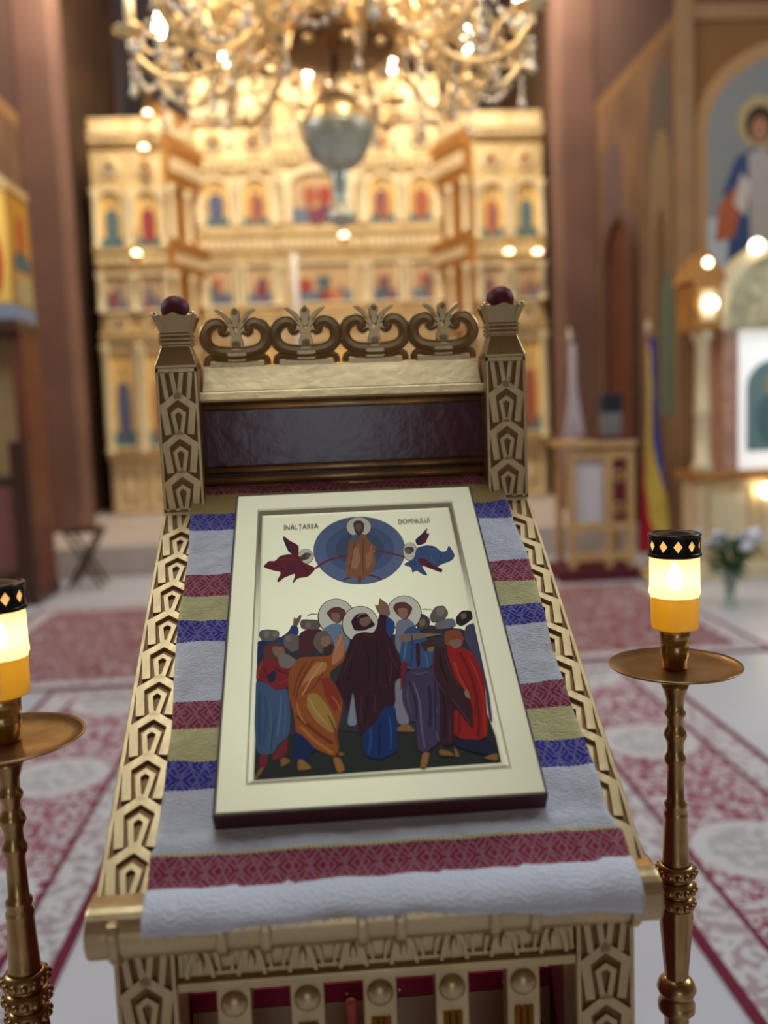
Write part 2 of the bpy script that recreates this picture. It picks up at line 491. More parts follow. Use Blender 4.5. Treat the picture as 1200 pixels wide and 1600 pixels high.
# ------------------------------------------------------------------ the lectern
SL = math.radians(32.69); CS, SS = math.cos(SL), math.sin(SL)
ZF, LEN, HW, PW = 1.0016, 0.5252, 0.2378, 0.0528
LY = 0.754
lect = thing('lectern', 'carved gold and burgundy wooden lectern holding the striped cloth and icon', 'lectern', (0, LY, 0))
def slope_pt(u, v, n): return (u, v * CS - n * SS, ZF + v * SS + n * CS)

# one carved repeat: pointed arch band and a pierced tongue (x across, y along, z out)
PITCH = 0.0492
def motif_mesh(full=True):
    mb = MB(); w, p = PW - 0.008, PITCH
    S = lambda pts: [(x * w, y * p) for x, y in pts]
    if full:
        mb.stroke(S([(-.315, -.04), (-.415, .68), (0, .965), (.415, .68), (.315, -.04)]), 0.225 * w, 0, 0.0042, top=.84)
        mb.stroke(S([(0, .60), (.160, .49), (.065, .0), (-.065, .0), (-.160, .49)]), 0.14 * w, 0, 0.0042, closed=True, top=.8)
        for s in (-1, 1): mb.stroke(S([(s * .42, .66), (s * .52, .60)]), 0.09 * w, 0, 0.0040, top=.8)
    return mb.mesh('carved_motif')
MOTIF = motif_mesh(); MOTIF.materials.append(GOLD)
hm = MB()
w_, p_ = PW - 0.008, PITCH
for a, b in ((-.36, -.30), (-.13, -.03), (.13, .03), (.36, .30)):
    hm.stroke([(a * w_ * 1.1, .62 * p_), (b * w_, -.06 * p_)], 0.15 * w_, 0, 0.0042, top=.84)
HALFM = hm.mesh('carved_motif'); HALFM.materials.append(GOLD)

def carved_board(name, length, rot, loc, depth, n, label=None, top_cap=True):
    """board with a sunk carved face; local x across, y along, z out of the face."""
    mb = MB()
    mb.box((0, length / 2, -0.0042 - depth / 2), (PW, length, depth))
    for s in (-1, 1): mb.box((s * (PW / 2 - 0.0022), length / 2, -0.0021), (0.0044, length, 0.0042))
    mb.box((0, length - 0.003, -0.0021), (PW, 0.006, 0.0042)); mb.box((0, 0.002, -0.0021), (PW, 0.004, 0.0042))
    o = mb.build(name, GOLD, lect, loc, rot, bevel=0.0008, seg=1)
    MB().box((0, length / 2, -0.00405), (PW - .008, length - .009, .0003)).build('carved_ground', GROUND, o)
    top = length - 0.006
    link('carved_motif', HALFM, GOLD, o, (0, top - 0.62 * PITCH, -0.0042))
    y = top - 0.62 * PITCH - 0.93 * PITCH
    while y > -0.002:
        link('carved_motif', MOTIF, GOLD, o, (0, y, -0.0042)); y -= PITCH
    return o

xs = HW - PW / 2
for s in (-1, 1):
    # uprights at the head of the slope (their feet run down to the floor as rear legs)
    carved_board('upper_post', 0.1835, (PI / 2, 0, 0), (s * xs, LEN * CS, ZF + LEN * SS + 0.0), 0.048, 4)
    g = MB().box((0, 0, 0), (PW, 0.048, ZF + LEN * SS)); g.build('rear_leg', GOLD, lect, (s * xs, LEN * CS + 0.0282, (ZF + LEN * SS) / 2), bevel=0.001)
    carved_board('side_strip', LEN, (SL, 0, 0), (s * xs, 0, ZF), 0.020, 10)
    carved_board('front_leg', 0.953, (PI / 2, 0, 0), (s * 0.2035, 0.012, 0.0), 0.046, 18)
    # finial: sloped cap, corded neck, notched crown, red bead
    fx, fz = s * xs, ZF + LEN * SS + 0.1836
    fin = MB()
    def sq(mb, levels, seg=1):
        v = []; f = []
        for hw_, z in levels:
            v += [(-hw_, -hw_, z), (hw_, -hw_, z), (hw_, hw_, z), (-hw_, hw_, z)]
        for i in range(len(levels) - 1):
            for k in range(4): f.append((i * 4 + k, i * 4 + (k + 1) % 4, i * 4 + 4 + (k + 1) % 4, i * 4 + 4 + k))
        f += [(3, 2, 1, 0), tuple(len(v) - 4 + k for k in range(4))]
        mb.add(v, f)
    sq(fin, [(.0262, 0), (.0262, .003), (.0180, .0275), (.0180, .029)])
    cap = fin.build('finial', GOLD, lect, (fx, LEN * CS + 0.0262, fz), bevel=0.0006, seg=1)
    nk = MB()
    for k in range(3): sq(nk, [(.0185, .029 + k * .0052), (.0205, .0305 + k * .0052), (.0205, .0327 + k * .0052), (.0185, .0342 + k * .0052)])
    nk.build('corded_neck', GOLD, cap, bevel=0.0006)
    cr_ = MB()
    # flared crown of four faces with three pointed lobes each
    for q in range(4):
        ca, sa = math.cos(q * PI / 2), math.sin(q * PI / 2)
        def fnc(x, y, d, ca=ca, sa=sa):
            k = (y - .0446) / .024
            o_ = .0185 + .0075 * k * k
            X, Y = x * (1 + .38 * k), -(o_ - d)
            return (ca * X - sa * Y, sa * X + ca * Y, y)
        cr_.prism([(-.0185, .0446), (.0185, .0446), (.0205, .0660), (.0165, .0705), (.0115, .0655), (.0075, .066), (0, .0695), (-.0075, .066), (-.0115, .0655), (-.0165, .0705), (-.0205, .0660)], 0.0, 0.006, fnc)
    sq(cr_, [(.0175, .0446), (.019, .060)])
    cr_.build('crown', GOLD, cap)
    MB().ball((0, 0, .0755), .0188, 14, (1, 1, .95)).build('red_bead', BURGM, cap)
    MB().lathe([(.0135, .060), (.0150, .0655), (.0130, .0675)], 16).build('bead_collar', mat('silver_gilt', (214, 206, 190), rough=.3, metal=.8), cap)

# head board between the uprights
HB_Y = 0.488
hbx = HW - PW
g = MB()
def mould(mb, prof, x0, x1):
    """profile (y, z) swept along x."""
    n = len(prof)
    v = [(x0, y, z) for y, z in prof] + [(x1, y, z) for y, z in prof]
    mb.add(v, [(i, (i + 1) % n, n + (i + 1) % n, n + i) for i in range(n)] + [tuple(range(n)), tuple(range(2 * n - 1, n - 1, -1))])
    return mb
mould(g, [(HB_Y + .022, 1.470), (HB_Y + .004, 1.470), (HB_Y - .020, 1.4385), (HB_Y - .020, 1.436), (HB_Y + .022, 1.436)], -hbx + .0015, hbx - .0015).build('top_cornice', GOLD, lect, bevel=.0012)
mould(MB(), [(HB_Y + .012, 1.436), (HB_Y - .022, 1.437), (HB_Y - .030, 1.426), (HB_Y - .028, 1.4235), (HB_Y + .012, 1.422)], -hbx - .004, hbx + .004).build('cornice_fillet', GOLD, lect, bevel=.0012)
def bead(z, r, y, x0=-hbx, x1=hbx):
    return MB().tube([(x0, y, z), (x1, y, z)], r, 10)
bead(1.4175, .0052, HB_Y - .005).build('upper_bead', GOLD, lect)
MB().span(-hbx - .01, hbx + .01, HB_Y, HB_Y + .014, 1.29, 1.43).build('burgundy_panel', BURG, lect)
bead(1.3340, .0058, HB_Y - .005, -hbx - .004, hbx + .004).build('lower_bead', GOLD, lect)
bead(1.3215, .0058, HB_Y - .012, -hbx - .004, hbx + .004).build('lower_bead', GOLD, lect)
bead(1.3115, .0042, HB_Y - .010, -hbx - .004, hbx + .004).build('lower_bead', GOLD, lect)

# pierced crest: four scroll pieces, each a bowl of two volutes with a palmette
def band(mb, path, w, d, y0):
    """moulded band along an x-z path: raised rims, hollow middle, thickness d around y0."""
    n = len(path); P = [Vector((p[0], p[1])) for p in path]
    ws = w if isinstance(w, list) else [w] * n
    prof = [(-1, .5), (-1, -.75), (-.82, -1), (-.62, -.72), (0, -.5), (.62, -.72), (.82, -1), (1, -.75), (1, .5)]
    v = []
    for i in range(n):
        t = (P[min(i + 1, n - 1)] - P[max(i - 1, 0)]).normalized(); nn = Vector((-t.y, t.x))
        for a, b in prof:
            q = P[i] + nn * (a * ws[i] / 2); v.append((q.x, y0 + b * d / 2, q.y))
    m = len(prof); f = []
    for i in range(n - 1):
        for k in range(m):
            f.append((i * m + k, i * m + (k + 1) % m, (i + 1) * m + (k + 1) % m, (i + 1) * m + k))
    f += [tuple(range(m - 1, -1, -1)), tuple((n - 1) * m + k for k in range(m))]
    mb.add(v, f)
def crest_mesh():
    mb = MB()
    U = 0.093          # unit width
    # bowl: from the left volute tip, out, down, across, up, in to the right volute tip
    half = [(.010, .047), (.0155, .043), (.019, .0475), (.0165, .0545), (.0235, .0590), (.0325, .0565), (.0395, .049), (.0415, .039), (.0375, .0285), (.027, .0215), (.013, .0195), (0, .019)]
    half = chaikin(half, 2, False)
    path = [(-x, z) for x, z in half] + [(x, z) for x, z in half[::-1][1:]]
    m_ = len(path)
    ws = [.0055 + .0110 * min(1, (min(i, m_ - 1 - i)) / (m_ * .20)) for i in range(m_)]
    band(mb, path, ws, .016, 0)
    foot = chaikin([(-.041, .003), (-.040, .012), (-.033, .0145), (-.02, .0115), (0, .0105), (.02, .0115), (.033, .0145), (.040, .012), (.041, .003)], 2, False)
    band(mb, foot, .0085, .016, 0)
    mb.span(-.036, .036, -.006, .007, 0, .008)
    mb.span(-.012, .012, -.0055, .006, .008, .020)
    return mb.mesh('crest_scroll')
def palmette_mesh():
    mb = MB()
    fx = lambda x, y, d: (x, -d, y)
    mb.prism(chaikin([(0, .082), (.0072, .0745), (.0058, .064), (.0045, .052), (-.0045, .052), (-.0058, .064), (-.0072, .0745)], 1), -.005, .0075, fx, .0012)
    for s in (-1, 1):
        for pts, w in (([(s * .003, .046), (s * .0065, .058), (s * .0115, .0665), (s * .0205, .0745), (s * .027, .0765)], [.005, .006, .007, .006, .002]),
                       ([(s * .002, .044), (s * .006, .053), (s * .012, .0585), (s * .017, .0615)], [.004, .005, .005, .002]),
                       ([(s * .001, .036), (s * .0055, .046), (s * .009, .050), (s * .0125, .0465)], [.004, .0055, .005, .003])):
            c = chaikin(pts, 1, False)
            wl = [w[min(len(w) - 1, int(i * len(w) / len(c)))] for i in range(len(c))]
            mb.stroke(c, wl, -.005, .0065, fn=fx, top=.6)
    mb.prism(chaikin([(-.0085, .021), (.0085, .021), (.010, .034), (.0045, .046), (-.0045, .046), (-.010, .034)], 1), -.005, .0065, fx, .0015)
    mb.lathe([(.0042, 0), (.0040, .0022), (.0028, .0030), (.0025, .0018), (.0012, .0018), (.0008, .0035)], 12, (0, -.0070, .0735), axis='y')
    mb.lathe([(.0058, 0), (.0056, .0026), (.0040, .0036), (.0034, .0020), (.0016, .0020), (.0010, .0042)], 12, (0, -.0062, .0300), axis='y')
    return mb.mesh('palmette')
CREST, PALM = crest_mesh(), palmette_mesh()
for k in range(4):
    o = link('crest_scroll', CREST, GOLD, lect, ((k - 1.5) * 0.0925, HB_Y + .017, 1.4695))
    link('palmette', PALM, GOLD, o)
g = MB()
for k in (-2, -1, 0, 1, 2):
    g.ball((k * 0.0925 * (1 if abs(k) < 2 else .985), HB_Y + .017, 1.5065), .0042, 8)
g.build('crest_link', GOLD, lect)

# sloping board under the cloth, side cheeks, nosing
mb = MB(); mb.box((0, .29, -.012), (2 * (HW - PW) + .004, .585, .018))
mb.build('sloping_board', BURGM, lect, (0, 0, ZF), (SL, 0, 0))
ns = [(.014, 1.003), (.004, 1.0035)] + [(-.004 + .027 * math.cos(math.radians(a)), .979 + .0245 * math.sin(math.radians(a))) for a in range(100, 281, 12)] + [(.014, .957), (.018, .966)]
nos = mould(MB(), ns, -HW - .004, HW + .004).build('nosing', GOLD, lect, bevel=.002)
for k, x in enumerate((-.218, -.130, -.094, -.014, .018, .097, .131, .218)):
    pr = [(y * 1.13 - .0005, .978 + (z - .978) * 1.15) if z < .992 else (y, z - .0004) for y, z in ns]
    mould(MB(), pr, x - .0045, x + .0045).build('ring_band', GOLD, nos, bevel=.0018)
# apron with pointed leaf motifs
ap = MB().span(-.176, .176, .016, .040, .908, .958).build('apron', GOLD, lect, bevel=.001)
mould(MB(), [(.010, .906), (.010, .914), (.016, .917), (.030, .917), (.030, .906)], -.176, .176).build('apron_bead', GOLD, ap, bevel=.001)
lm = MB()
fa = lambda x, y, d: (x, -d, y)
lm.stroke(chaikin([(-.0115, .001), (-.0085, .018), (0, .034), (.0085, .018), (.0115, .001)], 1, False), .0042, 0, .007, fn=fa)
lm.prism(chaikin([(0, .0), (.0045, .010), (0, .026), (-.0045, .010)], 1), 0, .006, fa, .0012)
lm.stroke([(-.0175, .002), (-.0155, .018), (-.010, .030)], .0032, 0, .005, fn=fa); lm.stroke([(.0175, .002), (.0155, .018), (.010, .030)], .0032, 0, .005, fn=fa)
LEAF = lm.mesh('leaf_motif')
pm = MB(); pm.stroke([(-.011, .004), (.011, .004), (.014, .026), (-.014, .026)], .0028, 0, .004, True, fa); PANEL = pm.mesh('sunk_panel')
for k in range(8):
    x = (k - 3.5) * .0445
    link('leaf_motif', LEAF, GOLD, ap, (x, .016, .918))
    if k < 7: link('sunk_panel', PANEL, GOLD, ap, (x + .02225, .016, .918))
for k in range(5):
    x = (k - 2) * .0645
    bl = MB().span(x - .0150, x + .0150, .016, .036, .12, .908).build('baluster', GOLD, lect, bevel=.0012)
    MB().lathe([(.0118, 0), (.0118, .002), (.0108, .0035), (.0085, .0055), (.004, .0072), (.0005, .0076)], 20, (x, .016, .889), axis='y').build('round_boss', GOLD, bl)
    fl = MB()
    for s in (-1, 0, 1): fl.tube([(x + s * .0058, .0155, .50), (x + s * .0058, .0155, .866)], .0030, 8)
    fl.build('fluting', BRASS2, bl)
MB().span(-.176, .176, .016, .040, .085, .120).build('bottom_rail', GOLD, lect, bevel=.001)
for s in (-1, 1):
    MB().span(min(s * .206, s * .226), max(s * .206, s * .226), .058, .45, .08, .955).build('side_panel', BURGM, lect)
MB().span(-.206, .206, .455, .47, .95, 1.20).build('back_panel', BURGM, lect)
# inner shelf: burgundy cloth edge with white studs over a bare board
MB().span(-.205, .205, .24, .455, .734, .754).build('inner_shelf', mat('bare_board', (222, 188, 156), rough=.6, var=(10, .1)), lect)
e = MB().span(-.205, .205, .236, .240, .7365, .757).build('shelf_edging', mat('crimson_cloth', (184, 36, 80), rough=.7), lect)
for k in range(6):
    MB().ball((-.150 + k * .060, .2345, .7455), .0022, 8).build('white_stud', WHITEP, e)
MB().span(-.205, .205, .238, .250, .50, .7335).build('shelf_front', MATS['bare_board'], lect)
# small bottles standing on the lower board inside the lectern
def bottle(name, label, x, y, z, h, r, m, capm):
    t = thing(name, label, 'bottle', (x, LY + y, z))
    MB().lathe([(r * .9, 0), (r, .004), (r, h * .62), (r * .8, h * .72), (r * .38, h * .80), (r * .36, h)], 16).build('bottle_body', m, t)
    MB().lathe([(r * .46, h * .93), (r * .46, h * 1.08), (r * .4, h * 1.1)], 16).build('bottle_cap', capm, t)
MB().span(-.205, .205, .060, .236, .640, .652).build('lower_shelf', BURGM, lect)
bottle('oil_bottle', 'small orange bottle behind the central gold balusters', -.026, .13, .6525, .14, .014, mat('orange_plastic', (224, 120, 84), rough=.4), mat('coral_plastic', (226, 110, 100), rough=.4))
bottle('dark_bottle', 'dark blue-green bottle inside the lectern by its right leg', .160, .12, .6525, .16, .016, mat('dark_glass', (34, 44, 56), rough=.2), BLACKTIN)

# ------------------------------------------------------------------ woven cloth
def cloth_mat():
    m = bpy.data.materials.new('woven_striped_cotton'); m.use_nodes = True
    nt = m.node_tree; N = nt.nodes; b = N['Principled BSDF']; K = nt.links.new
    b.inputs['Roughness'].default_value = .85; b.inputs['Sheen Weight'].default_value = .25
    uv = N.new('ShaderNodeUVMap'); sp = N.new('ShaderNodeSeparateXYZ'); K(uv.outputs[0], sp.inputs[0])
    def mth(op, a, c=None):
        n = N.new('ShaderNodeMath'); n.operation = op
        for i, q in enumerate((a, c)):
            if q is None: continue
            if isinstance(q, (int, float)): n.inputs[i].default_value = q
            else: K(q, n.inputs[i])
        return n.outputs[0]
    W = (230, 231, 240); RED = (152, 14, 50); YEL = (220, 212, 146); BLU = (34, 36, 160); OCH = (188, 160, 88)
    stripes = [(-.060, W), (.0, RED), (.0315, YEL), (.0335, W), (.0985, BLU), (.1308, YEL), (.1690, RED), (.2030, W), (.2860, BLU), (.3180, YEL), (.3580, RED), (.3935, W), (.4760, BLU), (.5090, OCH), (.5495, RED)]
    # uv v is metres along the slope, shifted and scaled into 0..1
    ramp = N.new('ShaderNodeValToRGB'); ramp.color_ramp.interpolation = 'CONSTANT'
    el = ramp.color_ramp.elements
    sh = lambda v: (v + .07) / .67
    while len(el) > 1: el.remove(el[-1])
    el[0].position = 0; el[0].color = (*L3(W), 1)
    for v, c in stripes[1:]:
        q = el.new(sh(v)); q.color = (*L3(c), 1)
    msk = N.new('ShaderNodeValToRGB'); msk.color_ramp.interpolation = 'CONSTANT'
    el = msk.color_ramp.elements
    while len(el) > 1: el.remove(el[-1])
    el[0].position = 0; el[0].color = (0, 0, 0, 1)
    for v, c in stripes[1:]:
        q = el.new(sh(v)); k = 1.0 if c in (RED, BLU) else 0.25 if c in (YEL, OCH) else 0.0; q.color = (k, k, k, 1)
    # saw-toothed stripe edges from the weave
    saw = mth('MULTIPLY', mth('PINGPONG', mth('MULTIPLY', sp.outputs[0], 1.0), .0022), .55)
    vv = mth('DIVIDE', mth('ADD', mth('ADD', sp.outputs[1], saw), .07), .67)
    K(vv, ramp.inputs[0]); K(vv, msk.inputs[0])
    # lozenge and chevron figures woven in a paler thread
    u1 = mth('PINGPONG', sp.outputs[0], .015); v1 = mth('PINGPONG', mth('ADD', sp.outputs[1], .0005), .0158)
    lo = mth('ADD', mth('DIVIDE', u1, .015), mth('DIVIDE', v1, .0158))
    fr = mth('FRACT', mth('MULTIPLY', lo, 2.5))
    pat = mth('LESS_THAN', fr, .36)
    u2 = mth('PINGPONG', mth('ADD', sp.outputs[0], .004), .0075)
    pat2 = mth('LESS_THAN', mth('ABSOLUTE', mth('SUBTRACT', u2, mth('MULTIPLY', v1, .5))), .0011)
    pt = mth('MAXIMUM', pat, pat2)
    mx = N.new('ShaderNodeMix'); mx.data_type = 'RGBA'
    K(mth('MULTIPLY', mth('MULTIPLY', pt, msk.outputs[0]), .30), mx.inputs['Factor'])
    K(ramp.outputs[0], mx.inputs['A']); mx.inputs['B'].default_value = (*L3((206, 190, 206)), 1)
    K(mx.outputs['Result'], b.inputs['Base Color'])
    # crepe relief
    wv = N.new('ShaderNodeTexWave'); wv.inputs['Scale'].default_value = 95; wv.inputs['Distortion'].default_value = 14; wv.inputs['Detail'].default_value = 2
    wv.bands_direction = 'Y'
    K(uv.outputs[0], wv.inputs['Vector'])
    no = N.new('ShaderNodeTexNoise'); no.inputs['Scale'].default_value = 130; no.inputs['Detail'].default_value = 3; K(uv.outputs[0], no.inputs['Vector'])
    bp = N.new('ShaderNodeBump'); bp.inputs['Strength'].default_value = .85; bp.inputs['Distance'].default_value = .0016
    K(mth('ADD', mth('MULTIPLY', wv.outputs['Fac'], .28), no.outputs['Fac']), bp.inputs['Height'])
    K(bp.outputs['Normal'], b.inputs['Normal'])
    return m
def build_cloth():
    from mathutils import noise
    nu, nv = 84, 132
    # path along v: down the slope, over the nosing, short drop
    path = []                                   # (v, y, z, ny, nz)
    V1 = .577
    verts, uvs, faces = [], [], []
    for j in range(nv + 1):
        for i in range(nu + 1):
            t = i / nu
            V0 = -.025 + .010 * math.sin(PI * t) ** 2 * (1 - .3 * t) - .008 * t + .0012 * math.sin(t * 37)
            v = V0 + (V1 - V0) * j / nv
            lo = -.1885 - .014 * max(0, v) / .55 - (.002 * math.sin(v * 23 + 1)) - (.0035 if v < .036 else 0)
            hi = .2135 - .006 * max(0, v) / .55 + (.0025 * math.sin(v * 21)) + (.0085 * max(0, min(1, (.046 - v) / .016)))
            u = lo + (hi - lo) * t
            h = .0034 + .0022 * noise.noise((u * 28, v * 40, 1.3)) + .0012 * noise.noise((u * 90, v * 70, 4.1))
            edge = min(t, 1 - t)
            h += .0016 * max(0, 1 - edge / .06) * (1 + math.sin(v * 60 + (0 if t < .5 else 2)))
            if v < .055: h += .0022 * math.exp(-((v - .043) / .007) ** 2)     # ridge where the icon pushes the cloth up
            if v >= 0:
                p = slope_pt(u, v, h + .0012)
            else:
                k = -v
                # wrap round the nosing: radius about 0.014, then hang
                a = min(k / .020, 1.0)
                th = SL + a * (PI / 2 - SL)
                y = -.020 * a * 1.0 - .010 * math.sin(a * PI / 2)
                y = -(.020 * math.sin(a * PI / 2)) - .0125 * a
                z = ZF + .0035 - .013 * a * a - max(0, k - .020) * 1.0
                n_ = (-math.sin(th), math.cos(th))
                p = (u, y + n_[0] * (h + .0012), z + n_[1] * (h + .0012))
            verts.append((p[0], p[1] + LY, p[2])); uvs.append((u, v))
    for j in range(nv):
        for i in range(nu):
            a = j * (nu + 1) + i
            faces.append((a, a + 1, a + nu + 2, a + nu + 1))
    me = bpy.data.meshes.new('striped_cloth'); me.from_pydata(verts, [], faces)
    ul = me.uv_layers.new(name='UVMap')
    for lp in me.loops: ul.data[lp.index].uv = uvs[lp.vertex_index]
    me.polygons.foreach_set('use_smooth', [True] * len(faces))
    o = link('striped_cloth', me, cloth_mat())
    so = o.modifiers.new('thickness', 'SOLIDIFY'); so.thickness = .0012; so.offset = 1
    # loose threads along the lower hem
    hem = MB(); rnd = random.Random(3)
    base = [verts[i] for i in range(nu + 1)]
    for q in range(150):
        b0 = base[rnd.randrange(nu + 1)]; x = b0[0] + rnd.uniform(-.0025, .0025)
        l = rnd.uniform(.002, .006)
        hem.tube([(x, b0[1], b0[2] + .001), (x + rnd.uniform(-.001, .001), b0[1] - .0006, b0[2] - l * .5), (x + rnd.uniform(-.002, .002), b0[1] - .0003, b0[2] - l)], .00028, 4)
    h = hem.build('frayed_hem', mat('white_thread', (214, 216, 226), rough=.9), o)
    h['kind'] = 'stuff'
    return tag(o, 'white woven cloth with red, blue and yellow stripes, spread under the icon', 'cloth')
build_cloth()
